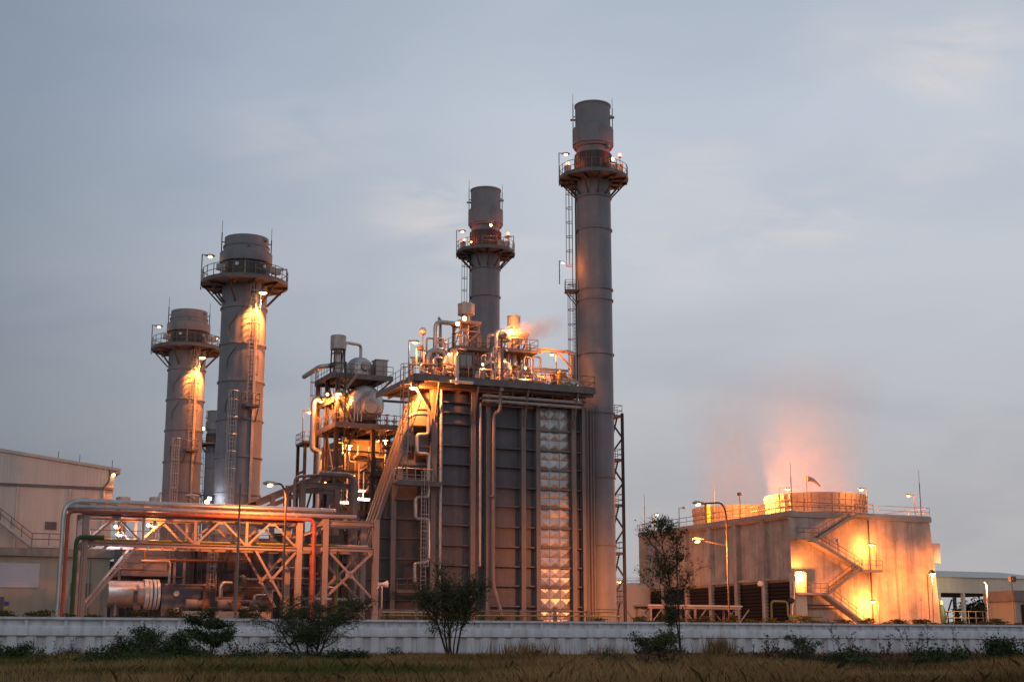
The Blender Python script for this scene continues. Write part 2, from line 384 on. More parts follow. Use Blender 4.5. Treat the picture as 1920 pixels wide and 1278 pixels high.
def rest_deck(t, c, r, a, z, w=1.2, d=1.1):
    o = V3((math.cos(a), math.sin(a), 0)); s = V3((-o.y, o.x, 0)); C = V3((c[0], c[1], z)); m = MB()
    f = lambda x, y: C + o*(r + y) + s*x
    m.beam(f(0, .05) , f(0, d+.05), w, .16); m.beam(f(-w/2, .1) - V3((0,0,1.3)), f(-w/2+.05, d-.1), .09); m.beam(f(w/2, .1) - V3((0,0,1.3)), f(w/2-.05, d-.1), .09)
    m.build('rest_platform', M['deck'], t)
    m = MB(); m.rail([f(-w/2, .1)+V3((0,0,.1)), f(-w/2, d), f(w/2, d), f(w/2, .1)], 1.1, .8, .06); m.build('rest_railing', M['railing'], t)
def dirang(c, offs):                                      # plant angle that looks at the camera from c, turned by offs to the right
    x, y = -43.3 - c[0], -97.2 - c[1]
    return math.atan2(y, x) + offs
def main_stack(label, c):
    t = thing('chimney_stack', label, 'chimney', (c[0], c[1], 0), 'main stacks'); r = 1.72
    m = MB(); m.lathe((*c, 0), [(r, 0), (r, 50.2)], 48)
    m.build('shaft', M['stack'], t)
    for z in (4.0, 10.0, 16.5, 22.8, 28.7, 34.2, 35.3, 41.5, 44.9):
        m = MB(); ring(m, c, r, z); m.build('flange_ring', M['stack'], t)
    m = MB(); m.lathe((*c, 0), [(r, 50.21), (1.95, 50.22), (1.95, 50.45), (2.1, 50.47), (2.1, 52.25), (1.8, 52.4), (1.8, 54.65), (1.88, 54.7), (1.88, 54.85), (1.70, 54.86), (1.70, 52)], 48, cap=False)
    a = dirang(c, 0); stub(m, c, 1.8, a+1.35, 53.4, .45, .13); stub(m, c, 1.8, a-1.45, 53.3, .5, .11); stub(m, c, 1.72, a+.85, 50.0, .5, .2)
    m.build('cap', M['stackcap'], t)
    m = MB(); m.lathe((*c, 0), [(r, 47.3), (1.86, 47.32), (1.86, 49.5), (r, 49.55)], 48, cap=False)
    for i in range(40):
        b = 2*math.pi*i/40; m.box(c[0]+1.87*math.cos(b)-.03, c[0]+1.87*math.cos(b)+.03, c[1]+1.87*math.sin(b)-.03, c[1]+1.87*math.sin(b)+.03, 47.35, 49.5)
    m.build('sooty_collar', M['stackdark'], t)
    ringplat(t, c, r, 46.75, 3.55, 12)
    rods(t, c, 1.8, 52.0, (56.2, 55.6), (a-1.52, a+1.48))
    for k, (b, dz) in enumerate(((a-1.1, 0), (a+.75, 0), (a+1.15, .1))):
        m = MB(); q = (c[0]+2.9*math.cos(b), c[1]+2.9*math.sin(b)); m.box(q[0]-.3, q[0]+.3, q[1]-.2, q[1]+.2, 47.0, 48.0+dz); m.build('instrument_box', M['silver'], t)
    la = a - 1.50; lp = lambda rr, z: (c[0]+rr*math.cos(la), c[1]+rr*math.sin(la), z)
    m = MB(); m.ladder(lp(2.2, 35.7), 46.0, la); m.build('ladder', M['railing'], t)
    m = MB(); lb = la + .25; m.ladder((c[0]+2.15*math.cos(lb), c[1]+2.15*math.sin(lb), 23.5), 34.8, lb); m.build('ladder', M['railing'], t)
    rest_deck(t, c, r, la, 35.2, 1.2, 1.25)
    m = MB(); m.tube(lp(1.85, 26), lp(1.85, 46.7), .09, 6); m.tube((c[0]+1.82*math.cos(la+.12), c[1]+1.82*math.sin(la+.12), 26), (c[0]+1.82*math.cos(la+.12), c[1]+1.82*math.sin(la+.12), 46), .07, 6); m.build('cable_conduit', M['darksteel'], t)
    return t
_p = pz(1118, 770, 140); C4 = (_p[0], _p[1])
_p = pz(910, 560, 167); C3 = (_p[0], _p[1])
S4 = main_stack('tallest grey chimney stack, at the right end of the boiler house', C4)
S3 = copy_tree(S4, None, (C3[0], C3[1], -0.3), 'middle grey chimney stack rising behind the boiler roof equipment')
_p = pz(404, 765, 334); S5 = copy_tree(S4, None, (_p[0], _p[1], -0.2), 'far small chimney stack half hidden between the two left chimneys')

def bypass_stack(label, c):
    t = thing('chimney_stack', label, 'chimney', (c[0], c[1], 0), 'bypass stacks'); r = 2.0; a = dirang(c, 0)
    m = MB(); m.lathe((*c, 0), [(r, 5), (r, 33.6)], 48); m.build('shaft', M['stack'], t)
    for z in (9.9, 13.35, 16.6, 19.9, 23.3, 26.65, 30.0):
        m = MB(); ring(m, c, r, z, .15, .11); m.build('flange_ring', M['stack'], t)
    m = MB(); m.lathe((*c, 0), [(2.1, 34.2), (2.34, 34.22), (2.35, 34.25), (2.35, 35.15), (2.05, 35.3), (2.02, 35.65), (2.09, 35.68), (2.09, 35.8), (1.97, 35.84), (1.97, 36.6), (1.88, 36.62), (1.88, 35)], 48, cap=False)
    stub(m, c, 1.95, a+.95, 36.25, .3, .14); stub(m, c, 1.98, a+.1, 35.5, .3, .08); m.build('cap', M['stackcap'], t)
    m = MB(); m.lathe((*c, 0), [(2.02, 32.4), (2.16, 32.42), (2.16, 34.2), (2.05, 34.21)], 48, cap=False)
    m.build('sooty_collar', M['stackdark'], t)
    m = MB()
    for b in (a-.35, a+.85): stub(m, c, 2.1, b, 33.75, .2, .17)
    m.build('sample_port', M['white'], t)
    m = MB(); m.tube((c[0]+2.2*math.cos(a-.02), c[1]+2.2*math.sin(a-.02), 32.5), (c[0]+2.2*math.cos(a-.02), c[1]+2.2*math.sin(a-.02), 34.2), .045, 5); m.build('sample_pipe', M['ochre'], t)
    ringplat(t, c, r, 32.15, 3.85, 10)
    rods(t, c, 2.0, 34.5, (38.2, 37.7), (a-1.50, a+1.52))
    for b, w in ((a-.75, .35), (a+1.0, .4), (a+.8, .2)):
        m = MB(); q = (c[0]+3.2*math.cos(b), c[1]+3.2*math.sin(b)); m.box(q[0]-w, q[0]+w, q[1]-.2, q[1]+.2, 33.0, 33.55); m.tube((q[0], q[1], 32.3), (q[0], q[1], 33.0), .05, 5); m.build('instrument_box', M['silver'], t)
    la = a + .34; lp = lambda rr, z: (c[0]+rr*math.cos(la), c[1]+rr*math.sin(la), z)
    m = MB(); m.ladder(lp(2.4, 21.3), 31.6, la, z_cage=2.4, cw=.5); m.build('ladder', M['galv'], t)
    m = MB()
    for k in (.17, .21, .25): m.tube((c[0]+2.12*math.cos(la+k), c[1]+2.12*math.sin(la+k), 12), (c[0]+2.12*math.cos(la+k), c[1]+2.12*math.sin(la+k), 31.8), .06, 5)
    m.build('cable_conduit', M['galv'], t)
    rest_deck(t, c, r, la, 20.9, 1.3, 1.1)
    lb = a - .24; m = MB(); m.ladder((c[0]+2.35*math.cos(lb), c[1]+2.35*math.sin(lb), 8.5), 21.2, lb, z_cage=2.4, cw=.42); m.build('ladder', M['galv'], t)
    for zz in (29.2, 26.3, 22.4):                          # small pipe hoops on the left flank
        m = MB(); b = a - .55; P = lambda k, z: (c[0]+2.08*math.cos(b+k), c[1]+2.08*math.sin(b+k), z)
        m.pipe([P(.25, zz), P(.2, zz-.3), P(0, zz-.8), P(-.1, zz-1.1), P(-.12, zz-1.9)], .03, 5); m.build('sample_pipe', M['darksteel'], t)
    m = MB(); m.lathe((*c, 0), [(2.35, 0), (2.35, 6.0), (2.0, 8)], 32); m.build('stack_base', M['casing'], t)
    return t
_p = pz(452, 720, 126); C2 = (_p[0], _p[1])
_p = pz(346, 780, 155); C1 = (_p[0], _p[1])
S2 = bypass_stack('grey chimney stack with orange lit ladder, left of the boilers and nearer than its twin', C2)
S1 = copy_tree(S2, None, (C1[0], C1[1], 0), 'leftmost grey chimney stack with orange lit ladder, shorter looking and farther')
# ---------------------------------------------------------------- boiler house (near), its side wall on the plane v = 23
V0 = 23.0
ZD = 23.9
def boiler():
    t = thing('boiler_house', 'tall dark boiler casing with grey columns and one strip of shiny embossed panels', 'boiler', (3, V0, 0))
    m = MB(); m.prism([(2.6, 0), (17.3, 0), (17.3, 23.0), (2.6, 23.0)], 'v', V0+.25, V0+8.6); m.build('casing_wall', M['casing'], t)
    for u0, u1 in ((2.2, 2.75), (6.05, 6.5), (7.55, 7.98), (11.05, 11.5), (12.55, 12.98), (16.22, 16.66), (17.3, 17.6)):
        m = MB(); m.ibeam(((u0+u1)/2, V0-.06, 0), ((u0+u1)/2, V0-.06, ZD-.7), u1-u0, .55, .07, (0, 1, 0)); m.build('column', M['column'], t)
    zs = [22.15, 21.22, 20.19, 18.24, 16.54, 14.66, 12.94, 11.08, 9.28, 7.54, 5.81, 4.0, 2.2]
    for u0, u1 in ((2.77, 6.03), (7.99, 11.03), (11.52, 12.53), (16.68, 17.28)):
        for z in zs[(0 if u0 < 5 else 2):]:
            m = MB(); m.box(u0, u1, V0-.14, V0+.26, z-.06, z+.06); m.build('stiffener', M['casing'], t)
    # dark joint between twin columns
    # embossed aluminium strip: raised pyramids
    eds = [22.3, 20.13, 18.27, 16.48, 14.69, 12.97, 11.11, 9.35, 7.51, 5.73, 3.7, 1.9]
    random.seed(5)
    for z1, z0 in zip(eds, eds[1:]):
        m = MB(); u0, u1 = 13.0, 16.2
        for i in range(3):
            for j in range(2):
                a, b = u0 + (u1-u0)*i/3 + .015, u0 + (u1-u0)*(i+1)/3 - .015; c, d = z0+.1 + (z1-z0-.14)*j/2, z0+.1 + (z1-z0-.14)*(j+1)/2 - .02
                k = V0 + .12 + random.uniform(-.015, .015); q = random.uniform(.09, .17)
                m.add([(a, k, c), (b, k, c), (b, k, d), (a, k, d), ((a+b)/2 + random.uniform(-.05, .05), k-q, (c+d)/2 + random.uniform(-.05, .05))], [(0,1,4),(1,2,4),(2,3,4),(3,0,4)])
        m.build('embossed_panel', M['panel'], t, flat=True)
        m = MB(); m.box(13.0, 16.2, V0-.12, V0+.24, z0-.07, z0+.07); m.build('stiffener', M['column'], t)
    # narrow ribbed end bay with its vertical ducts
    m = MB(); m.box(17.62, 18.0, V0+.1, V0+6, 0, 22.6); m.build('end_duct', M['casing'], t)
    for u, w in ((18.15, .11), (18.5, .13), (18.85, .10), (19.15, .08)):
        m = MB(); m.tube((u, V0+1.0, 2.5), (u, V0+1.0, 22.4), w, 8); m.build('riser_pipe', M['column'], t)
    m = MB(); m.box(17.3, 19.3, V0+.6, V0+2.4, 2.4, 2.55); m.rail([(17.4, V0+.6, 2.55), (19.3, V0+.6, 2.55), (19.3, V0+2.4, 2.55)], 1.1, .7, .06); m.build('access_stage', M['railing'], t)
    # roof deck
    m = MB(); d0 = -1.55; m.box(.05, 18.2, V0+d0+.04, V0+9.0, ZD-.02, ZD+.12); m.build('roof_deck', M['grate'], t)
    m = MB(); m.box(0.05, 18.2, V0+d0, V0+d0+.14, ZD-.24, ZD+.26); m.box(.0, .12, V0+d0, V0+9, ZD-.24, ZD+.26); m.box(.13, 18.2, V0+d0+.5, V0+d0+.64, ZD-.5, ZD-.03); m.build('deck_fascia', M['deck'], t)
    m = MB()
    for u in (1.2, 2.5, 4.3, 6.3, 8.0, 9.7, 11.3, 12.8, 14.5, 16.4): m.beam((u, V0+d0+.15, ZD-.15), (u, V0+8.8, ZD-.15), .14, .26)
    m.build('deck_joists', M['darksteel'], t)
    m = MB(); m.tube((.8, V0-.7, ZD-.55), (17.5, V0-.7, ZD-.55), .1, 8); m.tube((.8, V0-.95, ZD-.75), (9.5, V0-.95, ZD-.75), .08, 8); m.tube((10.5, V0-.8, ZD-.95), (17.5, V0-.8, ZD-.95), .07, 8); m.build('underdeck_pipes', M['rust'], t)
    m = MB(); m.rail([(.12, V0+8.9, ZD+.12), (.12, V0+d0+.07, ZD+.26), (18.1, V0+d0+.07, ZD+.26), (18.1, V0+2, ZD+.26)], 1.15, 1.25, .06); m.build('railing', M['railing'], t)
    for u in (2.5, 6.3, 11.3, 16.4):
        m = MB(); m.beam((u, V0-.3, ZD-3.6), (u, V0+d0+.2, ZD-.3), .13, .18); m.build('bracket', M['column'], t)
    m = MB(); m.beam((2.4, V0-.3, ZD-3.4), (.4, V0-.3, ZD-.4), .14, .18); m.build('bracket', M['column'], t)
    # inlet duct rising from the left
    PL = [(-6.6, 0), (-5.9, 1.2), (-1.24, 14.4), (1.3, 22.9), (2.4, 22.9), (2.4, 0)]
    m = MB(); m.prism(PL, 'v', V0+.3, V0+3.3); m.build('inlet_duct', M['darksteel'], t)
    for (a, b), off in ((((-9.2, 2.6), (-5.45, 9.5)), 0), (((-5.45, 9.5), (-.25, 19.6)), 0), (((-.25, 19.6), (1.3, 22.9)), 0)):
        pass
    for k, v in enumerate((.42, 1.3, 2.2, 3.0)):
        m = MB(); m.beam((-5.6, V0+v, 2.0), (1.1, V0+v, 22.2), .24, .36, (1, 0, -.33)); m.build('slope_rib', M['deck'], t)
    m = MB(); m.beam((-5.8, V0+.2, 1.5), (1.2, V0+.2, 22.5), .2, .34, (1,0,-.33)); m.build('slope_edge', M['deck'], t)
    for z in (2.6, 4.4, 6.2, 8.0, 9.8, 11.5, 13.2, 16.3, 18.0, 19.8, 21.4):
        ul = -5.9 + (z-1.2)*.353 if z < 14.4 else -1.24 + (z-14.4)*.3
        m = MB(); m.box(ul+.2, 2.15, V0+.12, V0+.31, z-.06, z+.06); m.build('stiffener', M['casing'], t)
    m = MB(); m.ibeam((-1.2, V0+.05, 0), (-1.2, V0+.05, 14.4), .42, .5, .07, (0,1,0)); m.build('column', M['column'], t)
    m = MB(); m.ibeam((-4.6, V0+.05, 0), (-4.6, V0+.05, 4.8), .42, .5, .07, (0,1,0)); m.build('column', M['column'], t)
    m = MB(); m.prism([(-.98, 14.75), (-.72, 15.95), (.72, 20.8), (1.32, 22.7), (2.15, 22.7), (2.15, 14.75)], 'v', V0+.235, V0+.299); m.build('lit_wall_plate', M['column'], t)  # paler plate added, lamp-lit brightness put into the wall colour
    # dark recessed hatches in the lit upper wall
    m = MB()
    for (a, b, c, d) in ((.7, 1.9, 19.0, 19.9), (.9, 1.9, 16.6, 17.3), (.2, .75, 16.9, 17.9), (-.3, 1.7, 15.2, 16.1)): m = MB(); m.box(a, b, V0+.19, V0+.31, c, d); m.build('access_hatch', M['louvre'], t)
    # side platform with railing
    m = MB(); m.box(-1.35, 2.9, V0-1.35, V0-.35, 14.45, 14.62); m.box(-1.35, 2.9, V0-1.42, V0-1.36, 14.3, 14.72); m.beam((-1.1, V0, 12.8), (-1.1, V0-1.3, 14.4), .12); m.beam((1.2, V0, 12.8), (1.2, V0-1.3, 14.4), .12); m.build('side_platform', M['deck'], t)
    m = MB(); m.rail([(-1.3, V0-.4, 14.62), (-1.3, V0-1.35, 14.62), (2.0, V0-1.35, 14.62)], 1.15, .9, .065); m.build('railing', M['galv'], t)
    m = MB(); m.box(-1.2, 2.4, V0-1.4, V0-.3, 5.0, 5.12); m.rail([(-1.2, V0-1.4, 5.12), (2.4, V0-1.4, 5.12)], 1.1, 1.0, .06); m.build('lower_platform', M['railing'], t)
    m = MB(); m.ladder((1.35, V0-.9, 5.1), 14.6, -math.pi/2, z_cage=2.2); m.build('ladder', M['galv'], t)
    m = MB(); m.ladder((-.75, V0-1.6, 14.7), 23.9, -math.pi/2 - .3, z_cage=2.4, cw=.5, t=.075); m.build('ladder', M['rack'], t)
    # wall piping
    zz = lambda px, py: pv(px, py, V0-.45)
    m = MB(); m.pipe([zz(765, 783), zz(776, 776), zz(803, 776), zz(803, 814), zz(782, 815), zz(782, 850), zz(804, 851), zz(803, 930), zz(779, 932), zz(779, 972), zz(803, 973), zz(803, 1052), zz(777, 1056), zz(777, 1090)], .17, 10, .28); m.build('zigzag_pipe', M['alu'], t)
    for x, a, b, r, mm in ((828, 722, 1165, .14, 'galv'), (901, 757, 1060, .12, 'galv')):
        m = MB(); p, q = pv(x, a, V0-.5), pv(x, b, V0-.5); m.tube((p[0], V0-.5, q[2]), (p[0], V0-.5, p[2]), r, 10)
        for i in range(14): ring(m, (p[0], V0-.5), r, q[2] + (p[2]-q[2])*i/14, .06, .03)
        m.build('drain_pipe', M[mm], t)
    m = MB(); a = pv(938, 722, V0-1.0); m.pipe([(a[0], V0-1.0, ZD-.3), (a[0], V0-1.0, ZD-2.4), pv(926, 775, V0-.5), pv(924, 1095, V0-.5), pv(940, 1150, V0-1.1), pv(942, 1175, V0-1.2)], .18, 10, .8)
    p = pv(924, 930, V0-.5); ring(m, (p[0], p[1]), .17, p[2], .12, .14); m.build('vent_pipe', M['column'], t)
    for y0, y1 in ((741, 752), (750, 759)):
        m = MB(); a, b = pv(905, y0, V0-1.0), pv(1084, y1, V0-1.0); m.tube((a[0], V0-1.0, a[2]), (b[0]+.3, V0-1.0, a[2]), .14, 10)
        for i in range(7): m.box(a[0]+1.4*i, a[0]+1.4*i+.06, V0-1.2, V0-.2, a[2]-.2, a[2]-.15)
        m.build('header_pipe', M['galv'], t)
    m = MB(); a, b = pv(901, 757, V0-.5), pv(1000, 762, V0-.5); m.tube(a, (b[0], V0-.5, a[2]), .11, 8); m.build('header_pipe', M['column'], t)
    m = MB(); a = pv(866, 716, V0-1.8); m.tube((a[0]-1.1, a[1], a[2]), (a[0]+1.1, a[1], a[2]), .12, 10); m.build('tube_luminaire', M['white'], t)
    m = MB()
    for x in (9.1, 9.9, 11.9, 14, 15.2): m = MB(); m.pipe([(x, V0-.9, ZD-.4), (x, V0-.9, ZD-1.2), (x+.6, V0-.9, ZD-1.4), (x+.6, V0-.2, ZD-1.5)], .06, 6); m.build('small_bore_pipe', M['rust'], t)
    return t
boiler()

# steel stair tower behind the tallest stack
def stair_tower():
    t = thing('stair_tower', 'slim open steel stair tower just right of the tallest chimney', 'stair tower', (23.2, 27.5, 0))
    u0, u1, v0, v1, H = 23.1, 24.75, 28.5, 30.6, 23.3
    for u in (u0, u1):
        for v in (v0, v1): m = MB(); m.ibeam((u, v, 0), (u, v, H), .24, .24, .05, (1,0,0)); m.build('column', M['darksteel'], t)
    lv = [4.7, 9.4, 14.1, 18.6, 23.0]
    for i, z in enumerate(lv):
        m = MB(); m.box(u0, u1, v0, v1, z-.12, z); m.rail([(u0, v0, z), (u1, v0, z), (u1, v1, z)], 1.1, .9, .06); m.build('landing', M['railing'], t)
        zb = lv[i-1] if i else 0
        m = MB(); m.beam((u0, v0, zb+.1), (u1, v0, (z+zb)/2), .14); m.beam((u1, v0, (z+zb)/2), (u0, v0, z-.1), .14); m.build('brace', M['darksteel'], t)
        m = MB(); m.flight((u0+.2, (v0+v1)/2, zb), (u1-.2, (v0+v1)/2, z), .8, .15); m.build('stair_flight', M['railing'], t)
stair_tower()

# ---------------------------------------------------------------- roof equipment of the near boiler
ZR = ZD + .12
def silencer(label, c, rd, z0, z1, w, stage):
    t = thing('vent_silencer', label, 'silencer', (c[0], c[1], ZR))
    m = MB(); m.lathe((*c, 0), [(.36, z0-.9), (.36, z0), (rd, z0+.01), (rd, z1-.1), (rd+.03, z1-.09), (rd+.03, z1), (rd-.16, z1), (rd-.16, z1-.8)], 28, cap=False); m.build('silencer_drum', M['silver'], t)
    m = MB(); m.box(c[0]-w-.12, c[0]+w+.12, c[1]-w-.12, c[1]+w+.12, z0-1.0, z0-.74); m.build('top_frame', M['rack'], t)
    for i in (-1, 1):
        for j in (-1, 1): m = MB(); m.ibeam((c[0]+i*w, c[1]+j*w, ZR), (c[0]+i*w*.9, c[1]+j*w*.9, z0-1.0), .22, .22, .05, (1,0,0)); m.build('leg', M['rack'], t)
    m = MB(); zs = [ZR+.3, stage, (stage+z0)/2, z0-1.0]
    for a, b in zip(zs, zs[1:]):
        for j in (-1, 1):
            m.beam((c[0]-w, c[1]+j*w, a), (c[0]+w, c[1]+j*w, b), .09); m.beam((c[0]+j*w, c[1]-w, b), (c[0]+j*w, c[1]+w, a), .09); m.beam((c[0]-w, c[1]+j*w, b), (c[0]+w, c[1]+j*w, b), .12)
    m.build('brace', M['rack'], t)
    m = MB(); m.lathe((*c, 0), [(.28, ZR), (.28, z0-.5)], 14); m.build('vent_pipe', M['alu'], t)
    W2 = w + .75
    m = MB(); m.box(c[0]-W2, c[0]+W2, c[1]-W2, c[1]+W2, stage-.2, stage); m.build('stage', M['deck'], t)
    m = MB(); m.rail([(c[0]-W2, c[1]+W2, stage), (c[0]-W2, c[1]-W2, stage), (c[0]+W2, c[1]-W2, stage), (c[0]+W2, c[1]+W2, stage)], 1.1, .8, .06); m.build('railing', M['railing'], t)
    return t
silencer('larger pale vent silencer on a braced frame, in front of the middle chimney', (6.9, 26.2), .80, 31.2, 32.25, 1.0, 27.7)
silencer('smaller pale vent silencer wrapped in a puff of steam', (11.85, 26.2), .62, 30.5, 31.55, 1.0, 27.9)
def proc_pipe(label, pts, r, mm='alu', bend=None, name='steam_pipe', cat='pipe', group=None, rings=True):
    m = MB(); m.pipe(pts, r, 12, bend or r*2.6)
    if rings:
        for a, b in zip(pts, pts[1:]):
            a, b = V3(a), V3(b); n = int((b-a).length / 1.1)
            for i in range(1, n):
                p = a.lerp(b, i/n); d = (b-a).normalized()*.03; m.tube(p-d, p+d, r*1.07, 12)
    return tag(m.build(name, M[mm], base=tuple(pts[0])), label, cat, group)
def up(px, py, v): return pv(px, py, v)
def drop(p, z): return (p[0], p[1], z)
a = up(817, 612, 25.5); b = up(860, 607, 25.5); proc_pipe('tall insulated pipe bent over towards the larger vent silencer', [drop(a, ZR), (a[0], 25.5, b[2]), (b[0], 25.5, b[2])], .22)
a = up(826, 600, 26); proc_pipe('thin upright pipe standing behind the tall bent pipe left of the silencer', [drop(a, ZR), (a[0], 26, a[2]), (a[0]-.25, 26, a[2]+.25)], .13, 'galv')
a = up(915, 630, 25.8); b = up(948, 630, 25.8); proc_pipe('lower of two bent pipes left of the steaming silencer', [drop(a, ZR), (a[0], 25.8, b[2]), (b[0], 25.8, b[2])], .17)
a = up(930, 622, 25.2); b = up(950, 621, 25.2); proc_pipe('higher of two bent pipes left of the steaming silencer', [drop(a, ZR), (a[0], 25.2, b[2]), (b[0], 25.2, b[2]), (b[0]+.3, 25.2, b[2]-.8)], .19)
a = up(803, 668, 24.5); proc_pipe('short insulated elbow pipe on the boiler roof beside the white globe mast', [drop(a, ZR), (a[0], 24.5, 27.1), (a[0]+1.6, 24.5, 27.1), (a[0]+1.6, 24.5, ZR)], .26)
a = up(808, 660, 25.1); proc_pipe('insulated elbow pipe behind the short one on the boiler roof', [drop(a, ZR), (a[0], 25.1, 27.4), (a[0]+1.6, 25.1, 27.4), (a[0]+1.6, 25.1, ZR)], .24)
a = up(906, 676, 24.6); proc_pipe('insulated elbow pipe on the boiler roof below the two bent pipes', [drop(a, ZR), (a[0], 24.6, 26.4), (a[0]+1.5, 24.6, 26.4), (a[0]+1.5, 24.6, ZR)], .22)
def drum_v(label, c, r, l, name='steam_drum'):             # drum lying along v with its dished end towards the field
    t = thing(name, label, 'drum', (c[0], c[1], c[2]-r)); m = MB()
    prof = [(.001, -.62*r)] + [(r*math.sin(x), -.62*r*math.cos(x)) for x in [math.pi/2*i/8 for i in range(1, 8)]] + [(r, 0), (r, l)] + [(r*math.cos(x), l + .5*r*math.sin(x)) for x in [math.pi/2*i/6 for i in range(1, 6)]] + [(.001, l+.5*r)]
    m.lathe(c, prof, 40, 'v'); m.build('shell', M['alu'], t)
    m = MB()
    for i in range(36):                                    # lapped cladding seams on the dished end
        x = 2*math.pi*i/36; pts = [(c[0]+rr*math.cos(x), c[1]+h-.012, c[2]-rr*math.sin(x)) for rr, h in prof[1:9]]
        for p, q in zip(pts, pts[1:]): m.beam(p, q, .035*max(1, r), .06)
    m.build('cladding_seam', M['alu'], t)
    m = MB(); m.lathe((c[0]+.1*r, c[1], c[2]-.2*r), [(.001, -.66*r), (.34*r, -.66*r), (.36*r, -.62*r), (.36*r, -.3*r)], 24, 'v'); m.build('manway', M['silver'], t)
    for v in (.6, l-.6):
        m = MB(); m.box(c[0]-r*.8, c[0]+r*.8, c[1]+v-.15, c[1]+v+.15, c[2]-r*1.25, c[2]-r*.55); m.build('saddle', M['darksteel'], t)
    return t
a = up(846, 681, 24); drum_v('silver steam drum end on the boiler roof left of the window cabinet', (a[0], 24, 26.0), 1.0, 5)
a = up(943, 694, 24); drum_v('silver steam drum end on the boiler roof behind the square white post', (a[0], 24, 25.7), .95, 5)
def cabinet():
    a, b = up(860, 705, 22.3), up(890, 662, 22.3); u0, u1, z0, z1 = a[0], b[0], ZR+.02, b[2]
    t = thing('instrument_cabinet', 'dark framed cabinet with pale window panes on the boiler roof edge', 'cabinet', ((u0+u1)/2, 22.6, ZR))
    m = MB(); m.box(u0, u1, 22.5, 23.2, z0, z1); m.build('cabinet_body', M['darksteel'], t)
    m = MB()
    for q in ((u0-.05, u0+.15), (u1-.15, u1+.05)): m.box(q[0], q[1], 22.36, 22.499, z0, z1+.05)
    m.box(u0+.16, u1-.16, 22.36, 22.499, z1-.12, z1+.04); m.box(u0+.16, u1-.16, 22.36, 22.499, (z0+z1)/2-.1, (z0+z1)/2+.1); m.build('door_frame', M['deck'], t)
    for k in range(2):
        m = MB(); w = (u1-u0-.5)/2; m.box(u0+.22+k*(w+.06), u0+.22+k*(w+.06)+w, 22.44, 22.47, (z0+z1)/2+.12, z1-.15); m.build('window_pane', M['glass'], t)
    m = MB()
    for k in range(6): x = u0+.3+k*.22; m.pipe([(x, 22.4, z0), (x, 22.4, z0+.5), (x+.1, 22.4, z0+.8)], .04, 5)
    m.build('gauge_pipe', M['rust'], t)
cabinet()
a = up(938, 712, 22.0); m = MB(); m.box(a[0]-.17, a[0]+.17, 21.6, 21.95, ZD-.6, up(938, 655, 22)[2]); m.box(a[0]-.25, a[0]+.25, 21.52, 22.03, ZD-.1, ZD+.02); tag(m.build('steel_post', M['rack'], base=(a[0], 22, ZD)), 'taller square steel post at the roof edge in front of the rear drum', 'post')
a = up(853, 712, 21.8); m = MB(); m.box(a[0]-.12, a[0]+.12, 21.2, 21.4, ZD-.35, up(853, 668, 21.8)[2]); tag(m.build('steel_post', M['white'], base=(a[0], 21.3, ZD)), 'shorter white square post at the roof edge beside the window cabinet', 'post')
def globe_mast():
    a = up(793, 620, 23); t = thing('globe_mast', 'white globe beacon on a thin mast above the boiler roof corner', 'beacon', (a[0], 23, ZR))
    m = MB(); m.tube((a[0], 23, ZR), (a[0], 23, a[2]-.25), .05, 6); m.build('mast', M['railing'], t)
    m = MB(); m.lathe((a[0], 23, a[2]), [(.001, -.32)] + [(.33*math.sin(x), -.33*math.cos(x)) for x in [math.pi*i/12 for i in range(1, 12)]] + [(.001, .33)], 20); m.build('globe', M['white'], t)
    m = MB(); m.lathe((a[0], 23, a[2]-.36), [(.2, 0), (.27, .08), (.1, .1)], 12); m.build('globe_cup', M['red'], t)
globe_mast()
def davit():
    a, b, c = up(1070, 723, 23.5), up(1078, 662, 23.5), up(1014, 655, 23.5); k, e = up(1074, 692, 23.5), up(1047, 660, 23.5)
    t = thing('davit_crane', 'pale steel davit crane arm reaching left from beside the tallest chimney', 'crane', (b[0], 23.5, ZR))
    m = MB(); m.box(b[0]-.5, b[0]-.22, 23.3, 23.6, ZR, b[2]-.25); m.pipe([(b[0], 23.5, ZR), (b[0], 23.5, b[2]), (b[0]-1, 23.5, b[2]+.1)], .17, 10, .5); m.build('crane_post', M['rack'], t)
    m = MB(); m.ibeam((b[0]-.6, 23.5, b[2]+.05), (c[0], 23.5, c[2]), .2, .3, .06); m.box(c[0]-.12, c[0]+.1, 23.3, 23.7, c[2]-.35, c[2]+.12); m.build('crane_arm', M['rack'], t)
    m = MB(); m.beam((b[0]-.2, 23.5, k[2]), (e[0], 23.5, e[2]-.15), .16); m.build('crane_strut', M['rack'], t)
davit()
